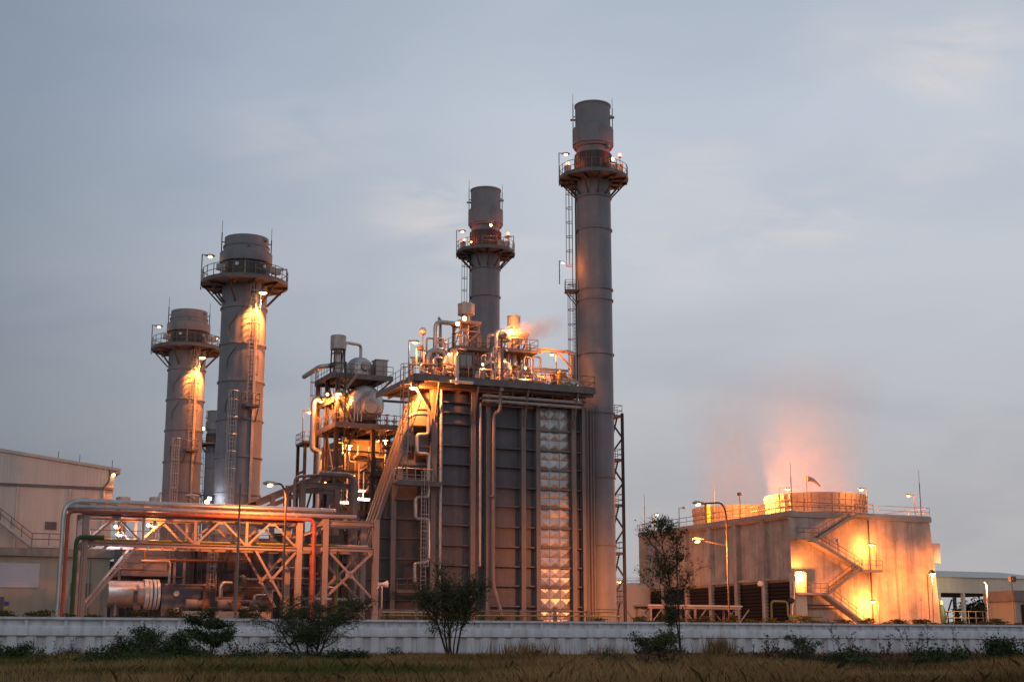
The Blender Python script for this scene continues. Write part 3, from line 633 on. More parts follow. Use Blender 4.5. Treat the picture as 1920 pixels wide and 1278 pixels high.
# valve stations and small gear along the roof edge
def valve(label=None):
    t = thing('valve_station', label, 'valve', (0, 0, 0), 'valve stations along the boiler roof')
    m = MB(); m.tube((0, 0, 0), (0, 0, 1.1), .1, 8); m.tube((0, 0, .55), (0, 0, .85), .2, 10); m.tube((-.45, 0, .7), (.45, 0, .7), .1, 8); m.lathe((0, 0, .25), [(.1, 0), (.2, .02), (.2, .1), (.1, .12)], 10); m.build('valve_body', M['alu'], t)
    m = MB(); m.tube((0, 0, 1.1), (0, 0, 1.35), .03, 6); m.lathe((0, 0, 1.3), [(.16, 0), (.21, 0), (.21, .05), (.16, .05), (.16, 0)], 14, cap=False); m.beam((-.18, 0, 1.32), (.18, 0, 1.32), .03); m.build('handwheel', M['red'], t)
    return t
random.seed(8)
VL = 'insulated valve with red handwheel standing along the boiler roof railing'
v0 = valve(VL); spots = [(1.3, 22.6), (1.9, 23.4), (3.2, 22.4), (4.2, 22.2), (9.3, 22.3), (10.2, 22.6), (12.4, 22.4), (13.2, 22.9), (13.9, 22.3), (14.5, 22.9), (15.2, 22.3), (15.8, 23.0), (16.3, 22.4)]
for i, (x, y) in enumerate(spots):
    o = v0 if i == 0 else copy_tree(v0)
    o.location = Wd((x, y, ZR + random.uniform(-.02, .0))); o.rotation_euler.z = TH + random.uniform(-.6, .6); BASE[o.name] = (x, y, ZR)
for k, (z, v, x0, x1) in enumerate(((25.0, 23.3, 12.8, 17.2), (25.35, 24.0, 13.2, 17.0), (24.65, 22.9, 8.6, 13.0))):
    proc_pipe(('low insulated header pipe on the roof right of the steaming silencer', 'raised insulated header pipe behind the low one at the roof right end', 'insulated header pipe low behind the railing between the two silencers')[k],
              [(x0, v, z), (x1, v, z)], .2, name='header_pipe')
a = up(1050, 706, 22.6); m = MB(); m.lathe((a[0], 22.6, ZR), [(.3, 0), (.32, .1), (.32, 1.5), (.2, 1.75), (.001, 1.85)], 16); tag(m.build('small_tank', M['ochre'], base=(a[0], 22.6, ZR)), 'small pale yellow upright tank at the right end of the boiler roof', 'tank')
a = up(1038, 704, 22.4); m = MB(); m.lathe((a[0], 22.4, ZR), [(.15, .3), (.16, .35), (.16, 1.3), (.05, 1.5), (.03, 1.6)], 12); m.box(a[0]-.06, a[0]+.06, 22.34, 22.46, ZR, ZR+.32); tag(m.build('fire_extinguisher', M['red'], base=(a[0], 22.4, ZR)), 'red fire extinguisher beside the yellow tank on the boiler roof', 'extinguisher')
a = up(788, 652, 22.8); m = MB(); m.tube((a[0], 22.8, ZR), (a[0], 22.8, a[2]-.2), .06, 6); m.box(a[0]-.25, a[0]+.25, 22.6, 23.0, a[2]-.2, a[2]+.12); m.lathe((a[0], 22.8, a[2]+.1), [(.18, 0), (.14, .12), (.001, .16)], 10); tag(m.build('camera_mast', M['blackp'], base=(a[0], 22.8, ZR)), 'short mast with a dark camera box beside the globe beacon', 'camera')

random.seed(14)
GL = 'small bent pipe among the crowded piping on the boiler roof'
for k in range(26):
    x = random.choice((random.uniform(1.0, 5.6), random.uniform(7.9, 12.8), random.uniform(12.8, 17.4))); v = random.uniform(22.3, 25.6); h = random.uniform(.9, 3.2 if x < 12.8 else 1.6)
    e = random.uniform(.4, 1.6)*random.choice((-1, 1)); P = [(x, v, ZR), (x, v, ZR+h), (x+e, v, ZR+h)]
    if random.random() < .5: P.append((x+e, v, ZR+random.uniform(.2, h*.6)))
    if .3 < x+e < 17.8: proc_pipe(GL, P, random.choice((.05, .07, .1, .13)), random.choice(('alu', 'alu', 'silver', 'rack')), None, 'roof_pipe', 'pipe', 'small pipes on the boiler roof', False)
for k in range(8):
    copy_tree(v0, None, (1.0 + 2.05*k + random.uniform(-.3, .3), random.uniform(23.6, 25.2), ZR))
for k in range(14):
    x = random.choice((random.uniform(3.0, 5.8), random.uniform(8.2, 10.6), random.uniform(12.6, 13.6))); v = random.uniform(24.2, 27.0); h = random.uniform(2.8, 4.8); e = random.uniform(.5, 1.6)*random.choice((-1, 1))
    proc_pipe('tall slender bent pipe standing among the vessels on the boiler roof', [(x, v, ZR), (x, v, ZR+h), (x+e, v, ZR+h), (x+e, v, ZR+h-random.uniform(.5, 1.5))], random.choice((.07, .09, .12)), random.choice(('alu', 'silver', 'rack')), None, 'roof_pipe', 'pipe', 'tall pipes on the boiler roof', False)
def roof_gantry():
    t = thing('roof_gantry', 'low open pipe gantry crossing the boiler roof behind the railing', 'gantry', (9, 25.8, ZR))
    for u in (1.5, 4.6, 8.6, 13.6, 17.2): m = MB(); m.beam((u, 25.9, ZR), (u, 25.9, ZR+2.3), .16); m.build('gantry_leg', M['rack'], t)
    m = MB(); m.ibeam((1.4, 25.9, ZR+2.3), (17.3, 25.9, ZR+2.3), .16, .22, .05); m.build('gantry_beam', M['rack'], t)
    for k, z in enumerate((2.55, 1.9)): m = MB(); m.tube((1.2, 25.75, ZR+z), (17.4, 25.75, ZR+z), .12-.03*k, 10); m.build('gantry_pipe', M['alu'], t)
roof_gantry()
# ---------------------------------------------------------------- drum structure of the far boiler
VT = 47.0
def drum_structure():
    u0, u1 = .55, 9.4; Z1 = 23.35; Z2 = 28.75; vb = 54.5
    t = thing('drum_structure', 'open steel structure carrying silver drums, left of the boiler casing', 'steel structure', (u0, VT, 0))
    cols = [(u0+.3, VT+.3), (4.9, VT+.3), (8.9, VT+.3), (u0+.3, 51), (u0+.3, vb), (8.9, vb), (4.9, vb)]
    for i, (u, v) in enumerate(cols):
        m = MB(); m.ibeam((u, v, 0), (u, v, Z1 if i in (1, 2, 5) else Z2), .42, .42, .07, (1, 0, 0)); m.build('column', M['darksteel'], t)
    def floor(z, a, b, c, d, nm):
        m = MB(); m.box(a, b, c, d, z-.08, z); m.build('deck', M['grate'], t)
        m = MB()
        m.box(a-.05, b, c-.08, c, z-.42, z+.14); m.box(a-.12, a-.051, c-.08, d, z-.42, z+.14); m.box(a, b, d, d+.1, z-.42, z+.14)
        for k in range(1, 6): m.box(a+(b-a)*k/6-.08, a+(b-a)*k/6+.08, c+.01, d, z-.36, z-.082)
        m.build('edge_beam', M['deck'] if nm else M['darksteel'], t)
        m = MB(); m.rail([(a, d, z), (a, c, z), (b, c, z)], 1.15, 1.1, .065); m.build('railing', M['railing'], t)
    floor(Z1, u0, u1, VT-.6, vb, 1); floor(Z2, u0-.3, 7.0, VT+.2, vb-1, 1); floor(14.2, u0, 4.0, VT, vb, 0); floor(12.2, 4.3, u1, VT, vb, 0)
    m = MB()
    for z in (18.4, 9.0, 5.0, 26.2):
        m.beam((u0+.3, VT+.3, z), (8.9, VT+.3, z), .18, .24); m.beam((u0+.3, VT+.3, z), (u0+.3, vb, z), .18, .24)
    m.build('girder', M['darksteel'], t)
    for p, q in (((u0+.3, VT+.3, 12), (4.9, VT+.3, 18.4)), ((4.9, VT+.3, 12), (u0+.3, VT+.3, 18.4)), ((4.9, VT+.3, 22.9), (8.9, VT+.3, 18.4)), ((4.9, VT+.3, 13), (8.9, VT+.3, 18.4)), ((4.9, VT+.3, 18.4), (8.9, VT+.3, 13)), ((u0+.3, VT+.3, 18.4), (u0+2.4, VT+.3, 22.9)),
                 ((u0+.3, VT+.3, 17), (u0+.3, 51, 23)), ((u0+.3, 51, 17), (u0+.3, vb, 23)), ((u0+.3, 51, 12), (u0+.3, vb, 17)), ((u0+.3, vb, 12), (u0+.3, 51, 17)), ((u0+.3, VT+.3, 23.5), (u0+.3, 51, 28.6)), ((u0+.3, VT+.3, 6), (4.9, VT+.3, 12)), ((4.9, VT+.3, 26.6), (7, VT+.3, 28.5)), ((2.5, VT+.3, 26.6), (u0+.3, VT+.3, 28.4))):
        m = MB(); m.beam(p, q, .15, .2); m.build('brace', M['darksteel'], t)
    # outrigger platform on the far left
    a = pu(583, 825, u0)
    m = MB(); m.box(u0-1.5, u0-.13, 53.2, 56.4, 22.0, 22.15); m.build('outrigger_deck', M['darksteel'], t)
    m = MB(); m.rail([(u0-.2, 53.2, 22.15), (u0-1.5, 53.2, 22.15), (u0-1.5, 56.4, 22.15), (u0, 56.4, 22.15)], 1.15, .8, .07); m.build('railing', M['railing'], t)
    for v in (53.4, 56.2): m = MB(); m.ibeam((u0-1.3, v, 0), (u0-1.3, v, 22), .3, .3, .06, (1,0,0)); m.build('column', M['darksteel'], t)
    m = MB(); m.beam((u0-1.3, 53.4, 13), (u0-1.3, 56.2, 19), .2); m.beam((u0-1.3, 53.4, 13.5), (u0, 53.4, 18.5), .18); m.beam((u0-1.3, 53.4, 19), (u0-1.3, 56.2, 19), .2); m.build('brace', M['darksteel'], t)
    floor(18.5, 5.1, u1, VT-.2, 50.4, 0); floor(26.1, u0-.1, 2.7, VT+.4, 52, 0); floor(9.3, u0, u1, VT-.1, 50.4, 0); floor(17.9, u0-.1, 2.4, VT+1.5, 54, 0)
    for p, z0, z1 in (((u0-.55, 50.2), 14.3, 23.4), ((3.3, VT-.75), 9.4, 14.2), ((7.6, VT-.7), 12.3, 18.5), ((u0-.5, 52.4), 23.4, 28.8), ((5.6, VT-.75), 18.6, 23.4)):
        m = MB(); m.ladder((*p, z0), z1, -math.pi/2 if p[0] > 1 else math.pi); m.build('caged_ladder', M['railing'], t)
    for a, b in (((8.9, 12.3), (6.3, 15.4)), ((6.3, 15.4), (8.9, 18.5)), ((8.9, 18.6), (6.3, 21)), ((6.3, 21), (8.9, 23.4)), ((2.6, 23.4), (.9, 26.1)), ((.9, 26.1), (2.8, 28.75))):
        m = MB(); vv = VT - 1.3 if a[0] > 5 or a[0] > 6 or b[0] > 5 else VT+.2; m.flight((a[0], vv, a[1]), (b[0], vv, b[1]), .9, .16); fl = m.build('stair_flight', M['rack'], t)
        m = MB(); m.rail([(a[0], vv-.45, a[1]), (b[0], vv-.45, b[1])], 1.05, 1.0, .06, toe=False); m.build('stair_railing', M['railing'], fl)
    for x, z in ((6.2, 15.4), (9.0, 18.5), (6.2, 21)): m = MB(); m.box(x-.9 if x < 7 else x-.1, x+.1 if x < 7 else x+.9, VT-1.8, VT-.75, z-.15, z); m.build('stair_landing', M['darksteel'], t)
    for z in (20.6, 16.2, 11.0, 7.0):
        m = MB(); m.beam((u0+.3, VT+.35, z), (8.9, VT+.35, z), .12, .16); m.beam((u0+.3, VT+2.5, z+.3), (8.9, VT+2.5, z+.3), .12, .2); m.build('girder', M['darksteel'], t)
    rb = random.Random(5)
    for k in range(16):
        x = rb.uniform(u0+.4, 6.5); z = rb.uniform(8, 21); vv = VT + rb.choice((.2, .25, .9, 1.6)); dx, dz_ = rb.choice(((2.2, 0), (2.4, 2.2), (2.4, -2.2), (0, 3.0), (3.2, 0)))
        m = MB(); m.beam((x, vv, z), (x+dx, vv, z+dz_), rb.choice((.1, .14)), .16); m.build('brace', M['darksteel'], t)
    # stair between the two boiler decks
    m = MB(); m.flight((8.2, VT+2.5, Z1-3), (10.8, VT+2.5, 30.0-1.5), 1.1, .2); m.build('stair_flight', M['rack'], t)
    return t
drum_structure()
def far_boiler():
    t = thing('boiler_house', 'orange lit boiler wall seen through the legs of the drum structure', 'boiler', (2.6, 50.5, 0))
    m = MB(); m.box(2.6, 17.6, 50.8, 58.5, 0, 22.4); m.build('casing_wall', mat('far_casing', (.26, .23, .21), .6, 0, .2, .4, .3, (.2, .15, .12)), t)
    for u in (2.7, 6.1, 7.4, 11, 14, 17.4): m = MB(); m.ibeam((u, 50.6, 0), (u, 50.6, 22.4), .5, .4, .07, (1,0,0)); m.build('column', M['column'], t)
    for z in (2.5, 4.8, 6.9, 8.7, 10.5, 12.4, 14.4, 16.3, 18.2, 20.2): m = MB(); m.box(2.8, 17.3, 50.66, 50.81, z-.07, z+.07); m.build('stiffener', M['darksteel'], t)
    m = MB(); m.box(-6, 2.58, 51.2, 57.5, 0, 11.5); m.build('inlet_duct', M['casing'], t)
far_boiler()
a = up(687, 757, VT+.2); drum_v('large silver drum end with radial seams on the main deck of the drum structure', (a[0], VT+.6, a[2]), 2.05, 6)
def dome():
    a = up(674, 697, VT+2.5); c = (a[0], a[1]); z = 28.8; r = 1.42
    t = thing('dome_vessel', 'silver domed vessel with radial seams on the top deck of the drum structure', 'vessel', (c[0], c[1], z))
    prof = [(r, 0), (r, 1.15)] + [(r*math.cos(x), 1.15+.85*r*math.sin(x)) for x in [math.pi/2*i/8 for i in range(1, 8)]] + [(.001, 1.15+.85*r)]
    m = MB(); m.lathe((*c, z), prof, 40); m.build('shell', M['alu'], t)
    m = MB()
    for i in range(28):
        x = 2*math.pi*i/28; P = [(c[0]+q*math.cos(x)*1.004, c[1]+q*math.sin(x)*1.004, z+h) for q, h in prof[:8]]
        for p, q in zip(P, P[1:]): m.beam(p, q, .03)
    m.build('cladding_seam', M['alu'], t)
    m = MB(); m.lathe((c[0]+.2, c[1]-r+.2, z+1.15), [(.001, -.5), (.48, -.48), (.52, -.4), (.52, .4)], 22, 'v'); m.build('manway', M['silver'], t)
    return c, z + 1.15 + .85*r
dc, dz = dome()
def small_silencer():
    a = up(634, 655, VT+1.2); c = (a[0], a[1]); rd = .84
    t = thing('vent_silencer', 'pale vent silencer on slim legs at the top of the drum structure', 'silencer', (*c, 28.8))
    m = MB(); m.lathe((*c, 0), [(.3, a[2]-.6), (.5, a[2]-.05), (rd, a[2]), (rd, a[2]+1.45), (rd-.08, a[2]+1.5), (rd-.14, a[2]+1.5), (rd-.14, a[2]+.7)], 28, cap=False); m.build('silencer_drum', M['silver'], t)
    for i in (-1, 1):
        for j in (-1, 1): m = MB(); m.beam((c[0]+i*.6, c[1]+j*.6, 28.8), (c[0]+i*.55, c[1]+j*.55, a[2]), .13); m.build('leg', M['darksteel'], t)
    m = MB()
    for z in (30, a[2]-.5): m.beam((c[0]-.6, c[1]-.6, z), (c[0]+.6, c[1]-.6, z), .1); m.beam((c[0]-.6, c[1]-.6, z), (c[0]-.6, c[1]+.6, z), .1)
    m.build('brace', M['darksteel'], t)
    m = MB(); m.tube((*c, 28.8), (*c, a[2]-.5), .32, 14); m.build('vent_pipe', M['alu'], t)
    return c, a[2]
sc_, sz_ = small_silencer()
proc_pipe('silver pipe linking the domed vessel to the small vent silencer', [(dc[0]+.1, dc[1], dz-.1), (dc[0]+.1, dc[1], sz_+1.0), (sc_[0]+.9, sc_[1]+.3, sz_+.9), (sc_[0]+.5, sc_[1]+.3, 29)], .17)
a, b = up(600, 687, VT+2), up(632, 684, VT+2); proc_pipe('thick pipe reaching out to the left from the top deck of the drum structure', [pu(570, 706, a[0]), a, b, (b[0], b[1], 32)], .26, 'alu', .8)
q = up(588, 640, VT+3); a = up(612, 748, VT+3); b = up(588, 748, VT+3); c_ = up(588, 843, VT+3); d_ = up(599, 848, VT+3)
proc_pipe('thick insulated pipe dropping down the left side of the drum structure with a jog', [(a[0]+1.2, VT+3, a[2]), (b[0], VT+3, a[2]), (b[0], VT+3, c_[2]), (d_[0], VT+3, c_[2]-.1), (d_[0], VT+3, 6)], .30, 'alu', .7)
for px0, lab in ((601, 'left of'), (640, 'right of')):
    pass
a = up(648, 700, VT-.2); proc_pipe('thin green riser pipe up the front of the drum structure', [(a[0], VT-.25, 9), (a[0], VT-.25, 30)], .09, 'green', name='riser_pipe', rings=False)
for k, x in enumerate((665, 671, 678)):
    a = up(x, 757-4*k, VT-.9); b = up(x+16, 737-3*k, VT-.6)
    proc_pipe('one of three slim pipes crossing the face of the large drum', [(a[0], VT-.9, 23.6), (a[0], VT-.9, a[2]), (b[0], VT-.9, b[2]), (b[0]+.2, VT-.2, b[2])], .085, 'silver', .3, 'drain_pipe', 'pipe', 'slim pipes on the large drum', False)
random.seed(21)
LW = 'thin pipe among those hanging below the main deck of the drum structure'
for k in range(16):
    x = random.uniform(1.2, 8.6); v = random.uniform(VT+.9, 50.2); z1 = random.uniform(19, 22.8); z0 = random.uniform(6, 12); r = random.choice((.08, .1, .14, .2))
    e = random.uniform(-1.4, 1.4); zm_ = random.uniform(z0+2, z1-1.5)
    proc_pipe(LW, [(x, v, z1), (x, v, zm_+.6), (x+e, v, zm_), (x+e, v, z0)], r, random.choice(('alu', 'alu', 'silver', 'rust')), None, 'process_pipe', 'pipe', 'pipes below the drum deck', False)
for k in range(18):
    x = random.uniform(.9, 5); e = random.uniform(1.5, 4.2); v = random.uniform(VT+.6, 50.0); z = random.uniform(6, 22.6); f = random.choice((-1, 1))*random.uniform(.6, 2.2)
    proc_pipe(LW, [(x, v, z), (x+e, v, z), (x+e, v, z+f), (x+e+.8, v, z+f)], random.choice((.07, .09, .12, .2)), random.choice(('alu', 'silver', 'rust', 'column', 'green')), None, 'process_pipe', 'pipe', 'pipes below the drum deck', False)
JB = 'small grey junction box on a bracket inside the drum structure'
for k in range(10):
    x, v, z = random.uniform(1, 8.5), VT + random.uniform(.1, .5), random.choice((9.3, 12.2, 14.2, 18.5, 23.36)); m = MB(); m.box(x-.22, x+.22, v-.12, v+.12, z+.7, z+1.3); m.box(x-.04, x+.04, v-.04, v+.04, z, z+.699)
    tag(m.build('junction_box', M[random.choice(('silver', 'white', 'column'))], base=(x, v, z)), JB, 'box', 'junction boxes in the drum structure')
o0 = copy_tree(v0, None, (1.2, VT+.4, 23.36), 'insulated valve with red handwheel on the main deck of the drum structure'); o0['group'] = 'valves on the drum structure'
for x, v, z in ((1.9, VT+.2, 23.36), (2.3, VT+1, 23.36), (6.4, VT+.1, 23.36), (7.3, VT+.4, 23.36), (5.2, VT-.1, 23.36)): copy_tree(o0, None, (x, v, z))
m = MB(); m.box(5.3, 6.6, VT+.9, VT+2.2, 28.8, 30.7); m.box(5.2, 6.7, VT+.8, VT+2.3, 30.7, 30.8); tag(m.build('equipment_box', M['silver'], base=(6, VT+1.5, 28.8)), 'grey equipment box on the top deck right of the domed vessel', 'box')

# ---------------------------------------------------------------- pipe rack
def rk(px, py, v): return pv(px, py, v)
def pipe_rack():
    VR, VQ = 10.0, 13.2; zt, zb = 9.75, 7.65
    t = thing('pipe_rack', 'pale steel pipe bridge with trusses crossing the left foreground', 'pipe rack', (-29, VR, 0))
    for u, h in ((-29.0, 9.95), (-13.25, 9.95), (-11.2, 10.0), (-7.12, 10.1)):
        for v in (VR, VQ):
            m = MB(); m.ibeam((u, v, 0), (u, v, h), .42, .42, .08, (0, 1, 0)); m.build('column', M['rack'], t)
        m = MB(); m.beam((u, VR, h-.25), (u, VQ, h-.25), .22, .4); m.beam((u, VR, zb), (u, VQ, zb), .22, .35); m.build('cross_beam', M['rack'], t)
    for v in (VR, VQ):
        for z, h in ((zt, .34), (zb, .30)):
            m = MB(); m.ibeam((-28.78, v, z), (-13.48, v, z), .26, h, .06); m.build('chord', M['rack'], t)
        n = 4; w = 15.3/n
        for i in range(n):
            a = -28.78 + i*w; e = a + w
            if i: m = MB(); m.beam((a, v, zb+.16), (a, v, zt-.18), .18, .18); m.build('truss_post', M['rack'], t)
            for p, q in (((a+.08, v, zb+.2), ((a+e)/2-.12, v, zt-.22)), (((a+e)/2+.12, v, zt-.22), (e-.08, v, zb+.2))):
                m = MB(); m.beam(p, q, .14, .14); m.build('truss_diagonal', M['rack'], t)
            m = MB(); m.box((a+e)/2-.3, (a+e)/2+.3, v-.03, v+.03, zt-.42, zt-.16); m.box(a-.15, a+.35, v-.03, v+.03, zb+.14, zb+.4); m.build('gusset', M['rack'], t)
        m = MB(); m.ibeam((-10.98, v, 9.75), (-7.34, v, 9.75), .26, .36, .06); m.build('chord', M['rack'], t)
        m = MB(); m.ibeam((-10.98, v, 7.75), (-7.34, v, 7.75), .26, .32, .06); m.build('chord', M['rack'], t)
        m = MB(); m.beam((-13.0, v, 7.7), (-11.42, v, 7.7), .2, .28); m.build('chord', M['rack'], t)
        m = MB(); m.beam((-13.0, v, 8.7), (-10.3, v, 9.7), .14); m.build('truss_diagonal', M['rack'], t)
        for p, q in (((-28.6, v, 3.2), (-25.4, v, 7.5)), ((-16.6, v, 7.5), (-14.1, v, 3.4)), ((-13.5, v, 7.4), (-15.4, v, 5.2)), ((-10.95, v, 7.6), (-7.4, v, 4.1)), ((-7.4, v, 7.5), (-10.95, v, 4.2)), ((-7.4, v, 3.6), (-10.9, v, .8))):
            m = MB(); m.beam(p, q, .17, .17); m.build('brace', M['rack'], t)
        m = MB(); m.box(-9.5, -8.9, v-.04, v+.04, 5.55, 6.1); m.build('gusset', M['rack'], t)
    m = MB()
    for i in range(15): u = -28 + i*1.0; m.beam((u, VR+.1, zb+.02), (u, VQ-.1, zb+.02), .08, .12)
    m.build('floor_joist', M['rack'], t)
    for i in range(9):
        u = -28.6 + i*1.9; m = MB(); m.box(u-.1, u+.1, VR-.3, VQ+.2, 9.925, 10.0) if i else None; m.box(u-.07, u+.07, VR+.4, VR+.6, 10.0, rk(250, 953.8, 10.5)[2]-.1); m.box(u-.07, u+.07, VR+1.3, VR+1.5, 10.0, rk(250, 943.5, 11.4)[2]-.15); m.build('pipe_saddle', M['rack'], t)
    m = MB(); m.rail([(-28.5, VR+1.4, zb+.1), (-13.6, VR+1.4, zb+.1)], 1.0, 2.4, .05, toe=False); m.build('railing', M['railing'], t)
    m = MB()
    for u in (-28.9, -28.75): m.beam((u-.35, VR-.4, 2.2), (u-.35, VR-.4, 8.2), .04)
    m.build('caged_ladder', M['railing'], t)
pipe_rack()
zz = 10.0
def rk(px, py, v): return pv(px, py, v)
a = rk(122, 944, 11.4); b = rk(624, 963, 11.4)
proc_pipe('thick silver pipe on top of the pipe bridge, bending down at its left end', [(a[0], 11.4, 0), (a[0], 11.4, rk(250, 943.5, 11.4)[2]), (b[0], 11.4, rk(250, 943.5, 11.4)[2])], .22, 'alu', 1.1)
m = MB(); p = (b[0]+.02, 11.4, rk(250, 943.5, 11.4)[2]); m.lathe((p[0], p[1], p[2]), [(.22, 0), (.2, .1), (.12, .2), (.001, .23)], 18, 'u'); m.tube((p[0]-.3, 11.4, p[2]), (p[0]-.3, 11.4, p[2]+.5), .05, 6); tag(m.build('pipe_end_cap', M['alu'], base=p), 'rounded end cap closing the thick silver pipe at its right end', 'pipe cap')
a = rk(128, 952, 10.5); b = rk(668, 972, 10.5)
proc_pipe('second silver pipe on the pipe bridge, just below the thick one', [(a[0]+.25, 13.6, 6), (a[0]+.25, 13.6, rk(250, 953.8, 10.5)[2]), (a[0]+.25, 10.5, rk(250, 953.8, 10.5)[2]), (b[0], 10.5, rk(250, 953.8, 10.5)[2])], .165, 'silver', .7)
a = rk(128, 958, 9.7); b = rk(589, 974, 9.7)
proc_pipe('orange red fire water pipe along the pipe bridge, down at both ends', [(a[0], 9.6, 0), (a[0], 9.6, rk(250, 961.6, 9.6)[2]), (b[0], 9.6, rk(250, 961.6, 9.6)[2]), (b[0], 9.6, 0)], .14, 'red', .45, 'fire_pipe')
a = rk(140, 1005, 10.0)
proc_pipe('dark green pipe bending down beside the left legs of the pipe bridge', [(a[0]+2.0, 9.7, rk(150, 1006, 9.7)[2]), (a[0]+.1, 9.7, rk(150, 1006, 9.7)[2]), (a[0]+.1, 9.7, 0)], .16, 'green', .5, 'water_pipe')
proc_pipe('yellow green pipe lying along the floor of the pipe bridge', [(-28.5, 10.6, 7.98), (-10, 10.6, 8.05), (-10, 10.6, 0.2)], .08, 'yellow', .3, 'gas_pipe', rings=False)
proc_pipe('thin silver pipe beside the yellow green one on the pipe bridge', [(-28.3, 11.1, 7.98), (-7.4, 11.1, 8.05)], .12, 'silver', .3, 'steam_pipe')
proc_pipe('thin red pipe hanging left of the thick red riser at the bridge right end', [(-12.2, 10.2, 9.6), (-12.2, 10.2, 0)], .05, 'red', .2, 'fire_pipe', rings=False)
a = up(788, 735, 20)
m = MB(); p = rk(709, 1094, 9.6); m.lathe((p[0]+.2, p[1], p[2]), [(.07, 0), (.1, .08), (.14, .25), (.25, .5), (.28, .54), (.24, .5), (.07, .15)], 16, 'u', cap=False); m.tube((p[0]+.25, p[1], p[2]-.05), (p[0], p[1]+.2, p[2]-.35), .05, 6); m.box(p[0], p[0]+.2, p[1]-.1, p[1]+.1, p[2]-.1, p[2]+.1); tag(m.build('horn_speaker', M['white'], base=p), 'white horn loudspeaker fixed to the right leg of the pipe bridge', 'loudspeaker')

# ---------------------------------------------------------------- sloped steel frame right of the nearer left chimney
def frame_house():
    v0, v1 = 18.0, 22.4; P = lambda x, y: pv(x, y, v0)
    t = thing('steel_gantry', 'dark open steel frame with a sloping left roof behind the pipe bridge', 'steel frame', (-10, v0, 0))
    for x, y in ((568, 900), (661, 903)):
        for v in (v0, v1): p = P(x, y); m = MB(); m.ibeam((p[0], v, 0), (p[0], v, p[2]), .45, .45, .08, (0, 1, 0)); m.build('column', M['deck'], t)
    a, b = P(573, 908), P(656, 908); c, d = P(573, 963), P(656, 963)
    for v in (v0, v1):
        m = MB(); m.ibeam((a[0], v, a[2]), (b[0], v, a[2]), .3, .45, .08); m.build('beam', M['deck'], t); m = MB(); m.ibeam((a[0], v, c[2]), (b[0], v, c[2]), .3, .35, .08); m.build('beam', M['deck'], t)
    for x in (513, 538): p = P(x, 925); m = MB(); m.ibeam((p[0], v0+.2, 0), (p[0], v0+.2, p[2]), .36, .36, .08, (0,1,0)); m.build('column', M['column'], t)
    e, f = P(484, 943), P(604, 893)
    for v in (v0+.5, v1): m = MB(); m.ibeam((e[0], v, e[2]), (f[0], v, f[2]), .3, .5, .08); m.beam((e[0], v, e[2]-.7), (f[0], v, f[2]-.7), .2, .3); m.build('sloping_beam', M['column'], t)
    m = MB(); m.add([(e[0], v0+.6, e[2]+.27), (f[0], v0+.6, f[2]+.27), (f[0], v1, f[2]+.27), (e[0], v1, e[2]+.27), (e[0], v0+.6, e[2]+.33), (f[0], v0+.6, f[2]+.33), (f[0], v1, f[2]+.33), (e[0], v1, e[2]+.33)], [(3,2,1,0),(4,5,6,7),(0,1,5,4),(1,2,6,5),(2,3,7,6),(3,0,4,7)]); m.build('roof_sheet', M['grate'], t)
    m = MB(); m.box(-13, -6.6, v0+2, v0+2.1, 8.5, 9.6); m.box(e[0]+.5, a[0], v0+1, v0+3, e[2]-1.7, e[2]-1.55); m.build('cable_tray', M['darksteel'], t)
frame_house()
a, b, c_ = up(553, 962, 17.4), up(553, 893, 17.4), up(612, 890, 17.4)
proc_pipe('thin dark pipe arching over the left column of the steel frame', [(a[0], 17.4, 5), (b[0], 17.4, b[2]), (c_[0], 17.4, c_[2]), (c_[0]+.8, 17.4, c_[2]+.6)], .13, 'deck', .5, 'bent_pipe')
a, b, c_ = up(600, 888, 17.2), up(667, 890, 17.2), up(667, 975, 17.2)
proc_pipe('thick dark pipe bending down at the right of the steel frame', [(a[0], 17.2, a[2]), (b[0], 17.2, a[2]), (b[0], 17.2, 5)], .24, 'deck', .9, 'bent_pipe')

# ---------------------------------------------------------------- turbine area behind the bridge
def exhaust():
    a, b = up(199, 1122, 17), up(296, 1122, 17); r = 1.05
    t = thing('exhaust_cylinder', 'shiny horizontal metal cylinder with white end rings behind the white wall', 'turbine exhaust', (a[0], 17, 0)); c = (a[0], 17, 4.35)
    m = MB(); L_ = b[0]-a[0]; m.lathe(c, [(.8, 0), (1.02, .02), (1.02, L_*.72)], 40, 'u'); m.build('shell', M['alu'], t)
    for k in (.15, .36, .57): m = MB(); m.lathe((c[0]+L_*k, c[1], c[2]), [(1.02, -.04), (1.05, -.04), (1.05, .04), (1.02, .04)], 40, 'u', cap=False); m.build('seam_band', M['alu'], t)
    for k, w in ((.74, .16), (.82, .10), (.90, .10), (.97, .10)): m = MB(); m.lathe((c[0]+L_*k, c[1], c[2]), [(.9, -w), (1.16, -w), (1.16, w), (.9, w)], 40, 'u', cap=False); m.build('flange_ring', M['white'], t)
    m = MB(); m.lathe((c[0]+L_*.7, c[1], c[2]), [(.9, 0), (.9, L_*.34)], 32, 'u'); m.build('bellows', M['darksteel'], t)
    for k in (.15, .6): m = MB(); m.box(c[0]+L_*k-.1, c[0]+L_*k+.1, 16.2, 17.8, 0, 3.6); m.build('support', M['column'], t)
    m = MB(); m.box(c[0]+L_*.48, c[0]+L_*.56, 15.93, 16.0, 3.2, 4.6); m.build('name_plate', M['casing'], t)
exhaust()
